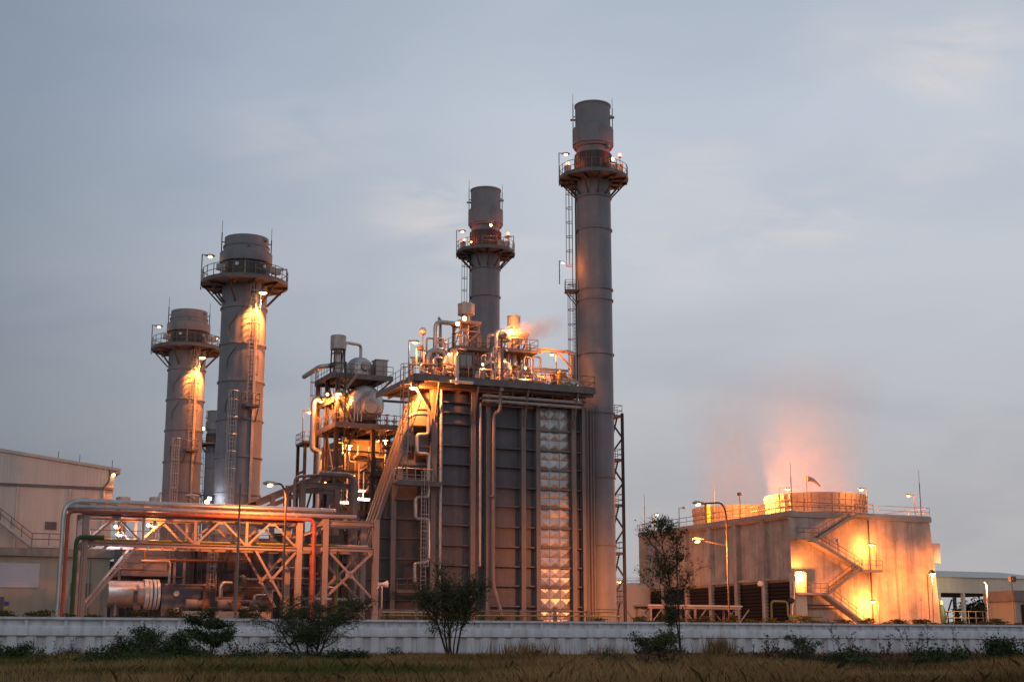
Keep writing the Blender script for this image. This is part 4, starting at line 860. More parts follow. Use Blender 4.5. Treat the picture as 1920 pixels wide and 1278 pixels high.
def turbine_box():
    a = up(297, 1097, 17); b = up(372, 1097, 17)
    t = thing('turbine_enclosure', 'dark grey steel enclosure with two round ports beside the shiny cylinder', 'enclosure', (a[0], 16, 0))
    m = MB(); m.box(a[0]+.1, b[0], 16.0, 20, 0, a[2]); m.box(a[0]+.1, b[0]+.2, 15.9, 20, a[2], a[2]+.12); m.build('enclosure_wall', M['casing'], t)
    for y in (1112, 1144): p = up(331, y, 15.9); m = MB(); m.lathe((p[0], 15.9, p[2]), [(.001, -.05), (.2, -.04), (.22, 0), (.22, .1)], 20, 'v'); m.build('round_port', M['white'], t)
    p = up(361, 1133, 15.8); m = MB(); m.box(p[0]-.3, p[0]+.3, 15.6, 15.99, p[2]-.28, p[2]+.28); m.build('control_box', M['silver'], t)
    m = MB(); m.box(b[0]+.01, b[0]+1.2, 16.2, 19.6, 0, a[2]-.2); m.box(b[0]-.1, b[0]+1.4, 15.8, 15.89, 2.6, 2.75); m.build('side_box', M['darksteel'], t)
turbine_box()
def filter_house():
    t = thing('inlet_hood', 'stepped grey sheet metal hood on two round ducts behind the pipe bridge', 'duct', (-23.5, 20, 0)); 
    P = lambda x, y: pv(x, y, 20)
    zt = P(270, 1022)[2]; xs = [(230, 310, 1022), (229, 312, 1038), (228, 313, 1054), (226, 315, 1068), (224, 317, 1080)]
    for (a, b, y), (a2, b2, y2) in zip(xs, xs[1:]):
        m = MB(); p, q, r_ = P(a, y), P(b, y), P(a, y2); m.box(p[0], q[0], 20 - .12*(xs.index((a, b, y))), 24, r_[2]+.05, p[2]); m.box(p[0]-.05, q[0]+.05, 19.9 - .12*(xs.index((a, b, y))), 24, p[2], p[2]+.05); m.build('hood_tier', M['column'], t)
    for x in (246, 291): p, q = P(x, 1081), P(x, 1097); m = MB(); m.lathe((p[0], 21.5, 0), [(.8, q[2]-1), (.8, p[2])], 24); m.build('round_duct', M['column'], t)
    m = MB(); z = P(270, 1080)[2]; m.box(P(222, 1080)[0], P(345, 1080)[0], 19.8, 24, z-.06, z+.04); m.build('support_beam', M['darksteel'], t)
    for x in (223, 326, 344): p = P(x, 1080); m = MB(); m.beam((p[0], 19.9, 0), (p[0], 19.9, p[2]+1.5), .2); m.build('support_leg', M['column'], t)
filter_house()
def dark_block():
    t = thing('turbine_hall', 'dark steel framed machine hall below the nearer left chimney', 'machine hall', (-15, 23, 0))
    a, b = pv(352, 1030, 24), pv(640, 1030, 24)
    m = MB(); m.box(a[0]+.6, b[0], 24.2, 33, 0, 8.9); m.build('hall_wall', M['casing'], t)
    m = MB(); m.box(a[0]+.4, b[0]+.2, 24.0, 33, 8.9, 9.1); m.build('hall_roof', M['darksteel'], t)
    for x in (356, 372, 412, 468, 530, 590, 636): p = pv(x, 1100, 23.8); m = MB(); m.ibeam((p[0], 23.8, 0), (p[0], 23.8, 8.9), .42, .42, .08, (1,0,0)); m.build('column', M['darksteel'], t)
    for z in (3.3, 5.0, 6.7): m = MB(); m.box(a[0]+.6, b[0], 24.05, 24.199, z-.09, z+.09); m.build('girt', M['darksteel'], t)
    for x0, x1 in ((372, 412), (468, 530), (590, 530)):
        p, q = pv(x0, 1140, 23.7), pv(x1, 1040, 23.7); m = MB(); m.beam((p[0], 23.7, 2.5), (q[0], 23.7, 8.4), .2); m.build('brace', M['deck'], t)
    m = MB(); p = pv(393, 1140, 22.8); m.ladder((p[0], 22.8, .2), 8.9, -math.pi/2, cw=.4); m.build('ladder', M['galv'], t)
    for x, y in ((434, 1060), (520, 1065), (553, 1130)): p = pv(x, y, 24); m = MB(); m.box(p[0]-.35, p[0]+.35, 24.1, 24.21, p[2]-.4, p[2]+.4); m.build('wall_vent', M['rust'], t)
dark_block()
random.seed(31)
for k in range(9):
    x = -19 + k*1.35 + random.uniform(-.3, .3); v = random.uniform(19.5, 23); h = random.uniform(3.5, 8)
    proc_pipe('upright pipe in the shadowy machine area behind the pipe bridge', [(x, v, 0), (x, v, h), (x+random.uniform(.5, 1.6), v+.3, h)], random.choice((.08, .12, .18)), random.choice(('alu', 'silver', 'rust', 'column')), None, 'process_pipe', 'pipe', 'pipes in the machine area', False)
for x in (-5.2, -4.3, -2.5):
    proc_pipe('slim upright pipe at the foot of the boiler inlet duct', [(x, 21.9, 0), (x, 21.9, 6+x*.2), (x+.6, 22.6, 6+x*.2)], .09, 'alu', None, 'process_pipe', 'pipe', 'pipes at the duct foot', False)
for px0, py0, w, lab in ((231, 938, .62, 'wider pale roof vent cylinder seen just above the pipe bridge on the left'), (289, 938, .42, 'smaller pale roof vent cylinder seen above the pipe bridge beside the leftmost chimney')):
    p = up(px0, py0, 30); m = MB(); m.lathe((p[0], 30, 0), [(w*.6, 8), (w*.6, p[2]-.5), (w, p[2]-.48), (w, p[2]+.25), (w-.08, p[2]+.3)], 20); tag(m.build('roof_vent', M['silver'], base=(p[0], 30, 8)), lab, 'vent')
proc_pipe('thin bent vent pipe beside the smaller roof vent cylinder', [(up(300, 940, 30)[0], 30, 8), (up(300, 925, 30)[0], 30, up(300, 925, 30)[2]), (up(304, 925, 30)[0], 30, up(300, 925, 30)[2])], .14, 'alu', .2, 'vent_pipe', 'pipe')
for k in range(14):
    x = random.uniform(-27, -11); e = random.uniform(2, 6); v = random.uniform(14, 19); z = random.uniform(2.8, 7.4); f = random.choice((-1, 1))*random.uniform(.6, 1.8)
    proc_pipe('pipe in the shadowy machine area behind the pipe bridge', [(x, v, z), (x+e, v, z), (x+e, v, z+f), (x+e, v+1.2, z+f)], random.choice((.07, .1, .15, .22)), random.choice(('alu', 'silver', 'rust', 'column', 'darksteel')), None, 'process_pipe', 'pipe', 'level pipes in the machine area', False)
def skid(x, v, z, lab):
    t = thing('pump_skid', lab, 'pump', (x, v, 0), 'pump skids in the machine area'); m = MB(); m.box(x-.9, x+.9, v-.5, v+.5, 0, z-.5); m.build('plinth', M['concrete2'], t)
    m = MB(); m.lathe((x-.8, v, z), [(.001, 0), (.36, .03), (.4, .1), (.4, .9), (.3, 1.0), (.3, 1.2), (.12, 1.22), (.12, 1.5)], 16, 'u'); m.build('motor', M['deck'], t)
    m = MB(); m.lathe((x+.7, v-.3, z), [(.25, 0), (.42, .1), (.42, .5), (.25, .6)], 16, 'v'); m.tube((x+.7, v, z+.3), (x+.7, v, z+1.1), .14, 10); m.build('pump_body', M['rust'], t)
for x in (-19.8, -17.3, -14.6, -9.4): skid(x, 15 + (x % 2), 3.6, 'motor and pump on a plinth behind the pipe bridge legs')
# yellow green guard rail in front of the boiler
def guard():
    t = thing('guard_rail', 'low yellow green pipe rail with grey posts in front of the boiler', 'guard rail', (5, 12, 0))
    a, b = up(715, 1155, 12), up(1165, 1161, 12)
    m = MB(); m.tube((a[0], 12, 2.85), (b[0], 12, 2.95), .06, 8); m.build('rail_pipe', M['yellow'], t)
    m = MB(); m.tube((a[0], 12.4, 3.25), (b[0], 12.4, 3.3), .06, 8); m.build('rail_pipe', M['deck'], t)
    n = 8
    for i in range(n): x = a[0] + (b[0]-a[0])*i/(n-1); m = MB(); m.box(x-.12, x+.12, 12.12, 12.36, 0, 3.4 + .25*(i % 3 == 2)); m.build('rail_post', M['column'], t)
guard()
def canopy():
    a, b = up(712, 1146, 15), up(800, 1148, 15)
    t = thing('canopy', 'low corrugated canopy roof just behind the wall left of the main tree', 'canopy', (a[0], 15, 0))
    m = MB(); m.box(a[0], b[0], 15, 17, a[2]-.05, a[2]+.05); m.build('canopy_roof', M['wood'], t)
    for x in (a[0]+.4, (a[0]+b[0])/2, b[0]-.4): m = MB(); m.box(x-.07, x+.07, 15.1, 15.24, 0, a[2]-.051); m.build('canopy_post', M['column'], t)
canopy()

def gap_block():  # added dark block, hides the bright sky showing below the hood
    t = thing('gap_filler', 'dark low block added to close the bright gap behind the stepped sheet metal hood', 'building', (-20, 34, 0))
    m = MB(); m.box(-27.5, -17, 34, 39, 0, 7.6); m.build('wall', M['casing'], t)
    m = MB(); m.box(-27.6, -16.9, 33.8, 39, 7.6, 7.8); m.build('roof', M['darksteel'], t)
    for x in (-26, -24, -22, -20, -18): m = MB(); m.box(x-.1, x+.1, 33.85, 33.999, 0, 7.6); m.build('column', M['column'], t)
gap_block()
# ---------------------------------------------------------------- buildings on the left
def hall():
    V = 40.0; P = lambda x, y: pv(x, y, V); a = P(212, 915); uR = P(213, 900)[0]; z0 = P(100, 911)[2]; e = P(219, 878); f = P(0, 843); sl_ = (f[2]-e[2])/(e[0]-f[0])
    uL = uR - 34; uM = uR - 17; zR = e[2]; zM = zR + sl_*17
    t = thing('turbine_building', 'large pale building with ribbed upper cladding at the far left', 'building', (uR, V, 0))
    m = MB(); m.box(uL, uR, V, V+60, 0, z0); m.build('wall', M['render'], t)
    m = MB(); m.prism([(uL, z0+.05), (uR+.05, z0+.05), (uR+.05, zR-.1), (uM, zM-.1), (uL, zR-.1)], 'v', V-.12, V+60); m.build('upper_cladding', M['clad'], t)
    m = MB(); m.box(uL, uR+.1, V-.16, V-.121, z0-.12, z0+.1); m.build('drip_flashing', M['deck'], t)
    m = MB(); m.prism([(uM, zM-.09), (uR+.55, zR-.28), (uR+.55, zR-.02), (uM, zM+.2), (uL-.5, zR-.02), (uL-.5, zR-.28)], 'v', V-.3, V+60.3); m.build('roof', M['wood'], t)
    m = MB(); m.prism([(uR+.02, zR-.5), (uR+.55, zR-.5), (uR+.55, zR-.29), (uR+.02, zR-.29)], 'v', V-.25, V+60); m.build('gutter', M['wood'], t)
    for x, y in ((110, 853), (150, 858), (211, 868)): p = P(x, y); m = MB(); zb = zM - sl_*(p[0]-uM); m.tube((p[0], V+.1, zb-.1), (p[0], V+.1, zb+.75), .03, 5); m.build('lightning_spike', M['darksteel'], t)
    p = P(205, 890); m = MB(); m.pipe([(p[0], V-.2, zR-.2), (p[0], V-.2, p[2]-.6), (p[0]-.5, V-.2, p[2]-1.2), (p[0]-.5, V-.2, z0)], .05, 6); m.build('conduit', M['darksteel'], t)
    for x in (30, 128, 192): p = P(x, 960); m = MB(); m.tube((p[0], V-.14, 0), (p[0], V-.14, z0-.2), .09, 8); m.build('down_pipe', M['clad'], t)
    for x, y, w, h in ((95, 985, 1.0, .7), (160, 940, .8, .6)): p = P(x, y); m = MB(); m.box(p[0]-w/2, p[0]+w/2, V-.08, V-.001, p[2]-h/2, p[2]+h/2); [m.box(p[0]-w/2+.05, p[0]+w/2-.05, V-.12, V-.081, p[2]-h/2+.1+.14*k, p[2]-h/2+.16+.14*k) for k in range(4)]; m.build('wall_louvre', M['deck'], t)
    # outside stair
    V = V - 1.4
    a, b = P2(-40, 945), P2(58, 1022); m = MB(); m.flight(a, b, 1.2, .22); m.box(b[0], b[0]+2.9, V-.6, V+1.3, b[2]-.2, b[2]); m.build('outside_stair', M['wood'], t)
    m = MB(); h = V3((0, -.65, 0)); m.rail([V3(a)+h, V3(b)+h], 1.0, 1.2, .06, toe=False); m.rail([(b[0], V-.6, b[2]), (b[0]+2.9, V-.6, b[2])], 1.05, 1.3, .07, toe=False); m.build('railing', M['railing'], t)
def P2(x, y): return pv(x, y, 38.6)
hall()
def annex():
    V = 24.0; P = lambda x, y: pv(x, y, V); uR = P(204, 1090)[0]; z1 = P(204, 1031)[2]; z2 = P(204, 1046)[2]; uL = uR - 30
    t = thing('annex_building', 'low greenish flat roofed building with a pale roller door at the left edge', 'building', (uR, V, 0))
    m = MB(); m.box(uL, uR, V, V+13.9, 0, z2); m.build('wall', M['annex'], t)
    m = MB(); m.box(uL, uR+.35, V-.4, V+13.5, z2+.002, z1); m.build('roof', mat('annex_fascia', (.27, .26, .235), .8, 0, .2, .6, .5, (.12, .1, .08)), t)
    for x in (110, 165): p = P(x, 1100); m = MB(); m.tube((p[0], V-.1, 0), (p[0], V-.1, z2-.05), .07, 8); m.build('down_pipe', M['annex'], t)
    p = P(150, 1105); m = MB(); m.box(p[0]-.8, p[0]+.8, V-.05, V-.001, p[2]-.5, p[2]+.5); m.build('wall_louvre', M['deck'], t)
    m = MB(); m.box(uL, uR, V-.04, V-.001, 1.0, 1.12); m.build('plinth_line', M['deck'], t)
    a, b = P(-12, 1100), P(75, 1056); m = MB(); m.box(a[0], b[0], V-.06, V+.02, a[2], b[2]); m.build('roller_door', M['shutter'], t)
    a, b = P(-4, 1152), P(7, 1118); m = MB(); m.box(a[0], b[0], V-.07, V+.02, 0, b[2]); m.build('door', M['casing'], t)
    p = P(12, 1133); m = MB(); m.box(p[0]-.16, p[0]+.16, V-.05, V+.01, p[2]-.1, p[2]+.25); m.build('notice', mat('blue_notice', (.05, .08, .35), .5, 0, .05, 1), t)
    m = MB(); m.box(p[0]-.16, p[0]+.16, V-.05, V+.01, p[2]-.35, p[2]-.102); m.build('notice', M['ochre'], t)
annex()
# ---------------------------------------------------------------- cooling tower
VC = 48.8; UC = 59.0
def cooling_tower():
    H = 16.45; UE, VE = 79.7, 86.0
    t = thing('cooling_tower', 'big concrete cooling tower block with two round fan stacks and zigzag stairs', 'cooling tower', (UC, VC, 0))
    zl = 8.3
    m = MB()                                              # end wall flares towards the ground
    m.add([(UC, VC, 0), (UE+1.1, VC, 0), (UE+1.1, VC+37, 0), (UC, VC+37, 0), (UC, VC, H), (UE-.05, VC, H), (UE-.05, VC+37, H), (UC, VC+37, H)], [(3,2,1,0),(4,5,6,7),(0,1,5,4),(1,2,6,5),(2,3,7,6)] + [(3,0,4,7)])
    m.build('end_wall', M['concrete'], t)
    # long side: bays with pilasters, dark louvres below
    n = 6; w = (VE-VC)/n
    for i in range(n+1):
        v = VC + i*w; m = MB(); m.box(UC-.55, UC-.001, max(VC+.001, v-.35), v+.35, 0, H-.05); m.build('pilaster', M['concrete'], t)
    for z, h in ((H-.6, .6), (zl, .35)):
        for i in range(n): m = MB(); m.box(UC-.45, UC-.001, VC+i*w+.351, VC+(i+1)*w-.351, z-h+.5, z+.5); m.build('spandrel_beam', M['concrete'], t)
    for i in range(n):
        m = MB(); k = 15
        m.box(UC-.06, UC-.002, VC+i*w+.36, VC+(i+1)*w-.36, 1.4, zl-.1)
        for j in range(k): z = 1.6 + (zl-1.9)*j/k; m.beam((UC-.2, VC+i*w+.36, z), (UC-.2, VC+(i+1)*w-.36, z), .22, .03, (.6, 0, 1))
        m.build('louvre', M['louvre'], t)
    m = MB(); m.box(UC-2.0, UC-.56, VC-.2, VE+.4, 0, 1.4); m.build('basin_wall', M['concrete2'], t)
    m = MB(); m.box(UC+.01, UE+1.6, VC-.5, VC-.002, 0, 1.9); m.build('basin_wall', M['concrete2'], t)
    m = MB(); m.box(UC-.7, UC-.56, VE-.5, VE+1.2, 1.4, H-9.6); m.box(UC-3.2, UC-.7, VE, VE+.4, 1.4, 8.6); m.build('side_screen', M['louvre'], t)
    m = MB(); m.box(UE, UE+2.1, VC+.8, VC+3.6, 10.9, 13.4); m.build('wall_box', M['concrete2'], t)
    m = MB(); m.box(UC-.9, UC+.7, VC-1.15, VC-.01, 1.6, 9.15); m.build('corner_block', mat('corner_paint', (.66, .58, .44), .8, 0, .1, 1), t)
    m = MB(); m.box(UC-.62, UE+.15, VC-.2, VC-.003, H-.55, H+.12); m.box(UC-.75, UC-.56, VC-.2, VE+.2, H-.45, H+.12); m.build('parapet', M['concrete2'], t)
    for z in (4.6, 8.6, 12.5): m = MB(); m.box(UC+.7, UE-.2+(H-z)*.06, VC-.012, VC-.001, z-.02, z+.02); m.build('form_joint', M['concrete'], t)
    for x in (63.2, 67.1, 72.6, 76.4): m = MB(); m.box(x-.02, x+.02, VC-.011, VC-.0015, 1.95, H-.6); m.build('form_joint', M['concrete'], t)
    for x, z in ((74, 13.6), (77.6, 6.4), (65.5, 13.2)): m = MB(); m.box(x-.16, x+.16, VC-.12, VC-.002, z-.2, z+.2); m.tube((x, VC-.06, z-.2), (x, VC-.06, 2), .025, 5); m.build('conduit_box', M['galv'], t)
    p = pv(1627, 1000, VC); m = MB(); m.tube((p[0], VC-.2, 2), (p[0], VC-.2, H-.6), .09, 8); m.build('down_pipe', M['darksteel'], t)
    p = pv(1738, 1100, VC); m = MB(); m.tube((p[0], VC-.2, 3.9), (p[0], VC-.2, 9.4), .05, 6); m.build('down_pipe', M['darksteel'], t)
    m = MB()
    for z in (5.0, 5.4): m.tube((UC+.8, VC-.3, z), (UC+5.5, VC-.3, z), .08, 6)
    m.build('wall_pipe', M['darksteel'], t)
    # fan stacks
    for k, v in enumerate((VC+9.6, VC+27.8)):
        c = (69.3, v) if k == 0 else (69.3, v); r = 6.45
        g = MB(); prof = [(r+.15, 0), (r-.02, .6), (r-.1, 1.4), (r-.06, 2.3), (r+.1, 3.25), (r+.12, 3.35), (r-.1, 3.36), (r-.25, 0.2)]
        g.lathe((*c, H-.2), prof, 72, cap=False); f = g.build('fan_stack', M['fan'], t)
        g = MB()
        for i in range(44):
            x = 2*math.pi*i/44
            for (r1, h1), (r2, h2) in zip(prof[:5], prof[1:5]): g.beam((c[0]+r1*math.cos(x), c[1]+r1*math.sin(x), H-.2+h1), (c[0]+r2*math.cos(x), c[1]+r2*math.sin(x), H-.2+h2), .09, .26)
        g.build('stiffening_rib', M['fan'], f)
        g = MB()
        for h, rr in ((.95, r-.05), (1.75, r-.06), (2.55, r)): g.lathe((*c, H-.2+h), [(rr, -.05), (rr+.17, -.05), (rr+.17, .05), (rr, .05)], 72, cap=False)
        g.build('hoop_band', M['fan'], f)
        g = MB(); g.lathe((*c, H+.6), [(.001, .9), (.9, .7), (1.1, 0)], 20)
        for i in range(8):
            x = math.pi*i/4; g.beam((c[0]+.8*math.cos(x), c[1]+.8*math.sin(x), H+.9), (c[0]+5.9*math.cos(x), c[1]+5.9*math.sin(x), H+1.0), .55, .08, (.3*math.sin(x), -.3*math.cos(x), 1))
        g.build('fan', M['fan'], f)
    # roof railing
    m = MB(); m.rail([(UC-.6, VE, H+.12), (UC-.6, VC-.1, H+.12), (66.9, VC-.1, H+.12)], 1.15, 2.2, .075, toe=False); m.build('railing', M['railing'], t)
    m = MB(); m.rail([(69.8, VC-.1, H+.12), (UE, VC-.1, H+.12), (UE, VC+14, H+.12)], 1.15, 2.0, .085); m.build('railing', M['white'], t)
    m = MB(); m.rail([(UC-.5, VE-8, H+.12), (UC-.5, VE, H+.12)], 1.2, 2.5, .09, toe=False); m.build('railing', M['white'], t)
    # zigzag stair on the end wall
    V = VC - 1.0; q = lambda x, y: pv(x, y, V)
    F = [(q(1603, 962), q(1530, 1008)), (q(1519, 1011), q(1612, 1067)), (q(1606, 1066), q(1548, 1111)), (q(1545, 1114), q(1614, 1166))]
    for a, b in F:
        m = MB(); a2, b2 = (a[0], V, a[2]), (b[0], V, b[2]); m.flight(a2, b2, 1.2, .18)
        d = V3((0, 0, -.2)); m.beam(V3(a2)+d, V3(b2)+d, 1.15, .10); fl = m.build('stair_flight', M['concrete2'], t)
        m = MB(); h = V3((0, -.6, .05)); m.rail([V3(a2)+h, V3(b2)+h], 1.1, 1.3, .07, toe=False); m.build('stair_railing', M['railing'], fl)
    for a, b, z in ((q(1597, 962)[0], q(1632, 962)[0], F[0][0][2]), (q(1489, 1008)[0], q(1530, 1008)[0], F[0][1][2]), (q(1610, 1067)[0], q(1650, 1067)[0], F[1][1][2]), (q(1490, 1112)[0], q(1548, 1112)[0], F[2][1][2])):
        m = MB(); m.box(a, b, V-.62, VC-.004, z-.28, z-.02); l = m.build('stair_landing', M['concrete2'], t)
        m = MB(); m.rail([(a, V-.58, z), (b, V-.58, z)], 1.1, 1.2, .07, toe=False); m.build('landing_railing', M['railing'], l)
    for x, y0, y1, v in ((1209, 980, 927, 'c'), (1340, 966, 897, 'c'), (1485, 955, 868, 'a'), (1727, 962, 882, 'a')):
        b = pu(x, y0, UC-.4) if v == 'c' else pv(x, y0, VC+.2); m = MB(); zt = (pu(x, y1, UC-.4) if v == 'c' else pv(x, y1, VC+.2))[2]
        m.tube((b[0], b[1], H), (b[0], b[1], zt-1.6), .06, 6); m.tube((b[0], b[1], zt-1.6), (b[0], b[1], zt), .028, 5); m.build('lightning_rod', M['darksteel'], t)
    return t
cooling_tower()
def windsock():
    a = pv(1513, 922, VC+1.2); b = pv(1513, 897, VC+1.2); c = pv(1537, 911, VC+1.2)
    t = thing('windsock', 'pale windsock drooping to the right above the nearer fan stack', 'windsock', (a[0], a[1], 16.5))
    m = MB(); m.tube((a[0], a[1], 16.5), (a[0], a[1], b[2]+.2), .05, 6); m.lathe((a[0]+.1, a[1], b[2]), [(.34, 0), (.38, 0), (.38, .05), (.34, .05)], 14, 'u', cap=False); m.build('pole', M['railing'], t)
    m = MB(); P = [V3((a[0], a[1], b[2])).lerp(V3((c[0], a[1], c[2])), k) + V3((0, 0, .25*math.sin(math.pi*k))) for k in (0, .2, .4, .6, .8, 1)]
    for i in range(5): m.tube(P[i], P[i+1], .38-.05*i, 12, .38-.05*(i+1))
    m.build('sock', mat('sock_cloth', (.75, .55, .5), .9, 0, .2, 2), t)
windsock()
def roof_column():
    a = pu(1327, 980, UC+.4); z = pu(1327, 944, UC+.4)[2]
    t = thing('roof_post', 'square orange painted post rising at the tower roof edge behind the street lamp', 'post', (a[0], a[1], 16.5))
    m = MB(); m.box(a[0]-.25, a[0]+.25, a[1]-.3, a[1]+.3, 16.45, z); m.build('post_body', M['ochre'], t)
    m = MB(); m.box(a[0]-.3, a[0]+.3, a[1]-.36, a[1]+.36, z-1.6, z-1.1); m.box(a[0]-.34, a[0]+.34, a[1]-.55, a[1]+.55, z, z+.15); m.build('post_collar', M['ochre'], t)
roof_column()
def shelter():
    a, b = pv(1215, 1137, 30), pv(1392, 1130, 30); V = 30
    t = thing('shelter', 'open shelter with a flat pale roof and braced legs in front of the cooling tower', 'shelter', (a[0], V, 0)); z = a[2]
    m = MB(); m.box(a[0], b[0], V, V+3.2, z+.1, z+.26); m.build('shelter_roof', M['wood'], t)
    m = MB(); m.box(a[0]+.1, b[0]-.1, V+.1, V+.3, z-.14, z+.099); m.box(a[0]+.1, b[0]-.1, V+2.9, V+3.1, z-.14, z+.099); m.build('roof_beam', M['rack'], t)
    n = 3
    for i in range(n):
        x = a[0]+.4 + (b[0]-a[0]-.8)*i/(n-1)
        for v in (V+.12, V+2.92): m = MB(); m.box(x-.1, x+.1, v, v+.18, 0, z-.141); m.beam((x-.1, v+.09, z-1.5), (x-1.3, v+.09, z-.15), .1); m.beam((x+.1, v+.09, z-1.5), (x+1.3, v+.09, z-.15), .1); m.build('shelter_leg', M['rack'], t)
shelter()
def yard_post():
    a = pv(1433, 1165, 26); b = pv(1433, 1090, 26); t = thing('siren_post', 'plain grey post with a round white siren head before the tower louvres', 'siren', (a[0], 26, 0))
    m = MB(); m.box(a[0]-.1, a[0]+.1, 25.9, 26.1, 0, b[2]); m.build('post', M['galv'], t)
    m = MB(); m.lathe((a[0]-.32, 26, b[2]-.2), [(.001, -.25), (.2, -.22), (.28, -.05), (.28, .1), (.1, .3), (.001, .3)], 16, 'v'); m.box(a[0]-.1, a[0]-.05, 25.95, 26.05, b[2]-.25, b[2]-.12); m.build('siren_head', M['white'], t)
yard_post()
a = pv(1447, 1162, 28); proc_pipe('yellow green pipe rail with two bends at the foot of the cooling tower', [(a[0], 28, 1.5), (a[0], 28, 5.0), (a[0]+2.0, 28, 5.0), (a[0]+2.0, 28, 3.4), (a[0]+6.2, 28, 3.5)], .1, 'yellow', .4, 'gas_pipe', rings=False)
def valve_stand():
    a = pv(1483, 1125, 46.8); t = thing('sprinkler_riser', 'tall pipe riser with a dark round gauge at the tower corner', 'riser', (a[0], 46.8, 0))
    m = MB(); m.pipe([(a[0], 46.8, 0), (a[0], 46.8, 5.0), (a[0]+.4, 46.8, 6.4), (a[0]+.4, 46.8, 8)], .16, 8); m.build('riser', M['galv'], t)
    m = MB(); m.lathe((a[0], 46.6, a[2]), [(.001, -.1), (.3, -.08), (.36, 0), (.36, .2)], 16, 'v'); m.build('gauge', M['blackp'], t)
    m = MB(); m.box(a[0]-.1, a[0]+1.1, 46.6, 47.2, 3.4, 4.2); m.build('valve_box', M['ochre'], t)
valve_stand()
# far storage tank and warehouse
def tank():
    a, b = pz(1150, 1160, 210), pz(1230, 1160, 210); z = pz(1180, 1098, 210)[2]
    c = ((a[0]+b[0])/2, (a[1]+b[1])/2); r = 3.6
    t = thing('storage_tank', 'pale round storage tank far behind, between the chimney and the cooling tower', 'tank', (*c, 0))
    m = MB(); m.lathe((*c, 0), [(r, 0), (r, z), (r*.5, z+.35), (.001, z+.5)], 40); m.build('tank_shell', M['tank'], t)
    m = MB(); m.rail([(c[0]+(r-.1)*math.cos(x), c[1]+(r-.1)*math.sin(x), z) for x in [2*math.pi*i/16 for i in range(16)]], 1.0, 3, .06, closed=True, toe=False); m.build('railing', M['white'], t)
tank()
def warehouse():
    V = 66.0; P = lambda x, y: pv(x, y, V); a, b = P(1750, 1100), P(1990, 1100); z0, z1, z2 = P(1850, 1112)[2], P(1850, 1083)[2], P(1850, 1074)[2]
    t = thing('open_warehouse', 'long open sided shed with pale ribbed fascia and machinery inside, at the right', 'shed', (a[0], V, 0))
    m = MB(); m.box(a[0], b[0], V-.1, V, z0, z1); m.build('fascia', M['roofgreen'], t)
    m = MB(); m.prism([(V-.4, z1+.002), (V+26, z1+.002), (V+13, z1+1.7), ], 'u', a[0]-.4, b[0]+.3); m.build('roof', M['wood'], t)
    n = 6
    for v in (V+.2, V+22):
        for i in range(n): x = a[0]+1 + (b[0]-a[0]-2)*i/(n-1); m = MB(); m.ibeam((x, v, 0), (x, v, z0+.3), .4, .5, .09, (0,1,0)); m.build('column', M['roofgreen'], t)
    for i in range(n-1):
        x = a[0]+1 + (b[0]-a[0]-2)*(i+.5)/(n-1); m = MB(); m.beam((x-1.6, V+22, 1), (x+1.6, V+22, z0), .18); m.build('brace', M['darksteel'], t)
    m = MB(); m.box(a[0], b[0], V+.2, V+22, z0+.31, z0+.5); m.build('ceiling', M['rust'], t)
warehouse()
def shed_machine(x0, lab):
    p = pv(x0, 1140, 74); t = thing('machine', lab, 'machine', (p[0], 74, 0)); u = p[0]
    m = MB(); m.box(u-3, u+3, 73, 75, 0, 2.6); m.lathe((u-2.4, 74, 3.2), [(.001, 0), (.55, .02), (.55, 4.6), (.001, 4.7)], 16, 'u'); m.build('machine_body', M['rust'], t)
    m = MB(); m.lathe((u-2.8, 74, 2.6), [(.5, 0), (.5, 2.0), (.25, 2.5), (.25, 3.4)], 14); m.tube((u+.8, 74, 2.6), (u+.8, 74, 5), .15, 8); m.build('exhaust', M['rust'], t)
    m = MB(); m.rail([(u-1.5, 72.9, 2.6), (u+3.2, 72.9, 2.6), (u+3.2, 75, 2.6)], 2.0, 1.2, .09, toe=False); m.build('railing', M['rust'], t)
shed_machine(1822, 'rusty machine with an upright cylinder, under the open shed'); 
shed_machine(1768, 'rusty machine beside the cooling tower edge, under the open shed')
def side_rail():
    a, b = pv(1775, 1145, 52), pv(1960, 1145, 52)
    t = thing('handrail', 'pale two bar handrail running along in front of the open shed', 'handrail', (a[0], 52, 0))
    m = MB(); zt = a[2]; m.box(a[0], b[0], 51.9, 52.1, 0, zt-1.7); m.build('kerb_wall', M['concrete2'], t)
    m = MB(); m.rail([(a[0], 52, zt-1.7), (b[0], 52, zt-1.7)], 1.7, 1.2, .09, toe=False); m.build('railing', M['rack'], t)
side_rail()
def kiosk():
    V = 46; a = pv(1900, 1105, V); t = thing('gate_house', 'small pink roofed house cut by the right picture edge', 'building', (a[0], V, 0)); z = pv(1905, 1126, V)[2]; z1 = pv(1905, 1106, V)[2]
    m = MB(); m.box(a[0]+.4, a[0]+8, V+.3, V+5, 0, z); m.build('wall', M['annex'], t)
    m = MB(); m.box(a[0], a[0]+8.5, V, V+5.5, z, z1); m.build('roof', M['column'], t)
    m = MB(); m.box(a[0]+1.3, a[0]+4, V+.2, V+.31, .2, z-.4); m.build('opening', M['louvre'], t)
kiosk()
def cyl_bottle():
    a = pv(1766, 1160, 50); b = pv(1766, 1135, 50); t = thing('gas_cylinder', 'tall green gas cylinder with pale cap beside the cooling tower base', 'gas cylinder', (a[0], 50, 0))
    m = MB(); m.lathe((a[0], 50, 0), [(.5, 0), (.5, b[2]-.6), (.3, b[2]), (.12, b[2]+.1)], 16); m.build('cylinder_body', M['green'], t)
    m = MB(); m.lathe((a[0], 50, b[2]+.1), [(.25, 0), (.28, .5), (.1, .6)], 12); m.build('cap', M['wood'], t)
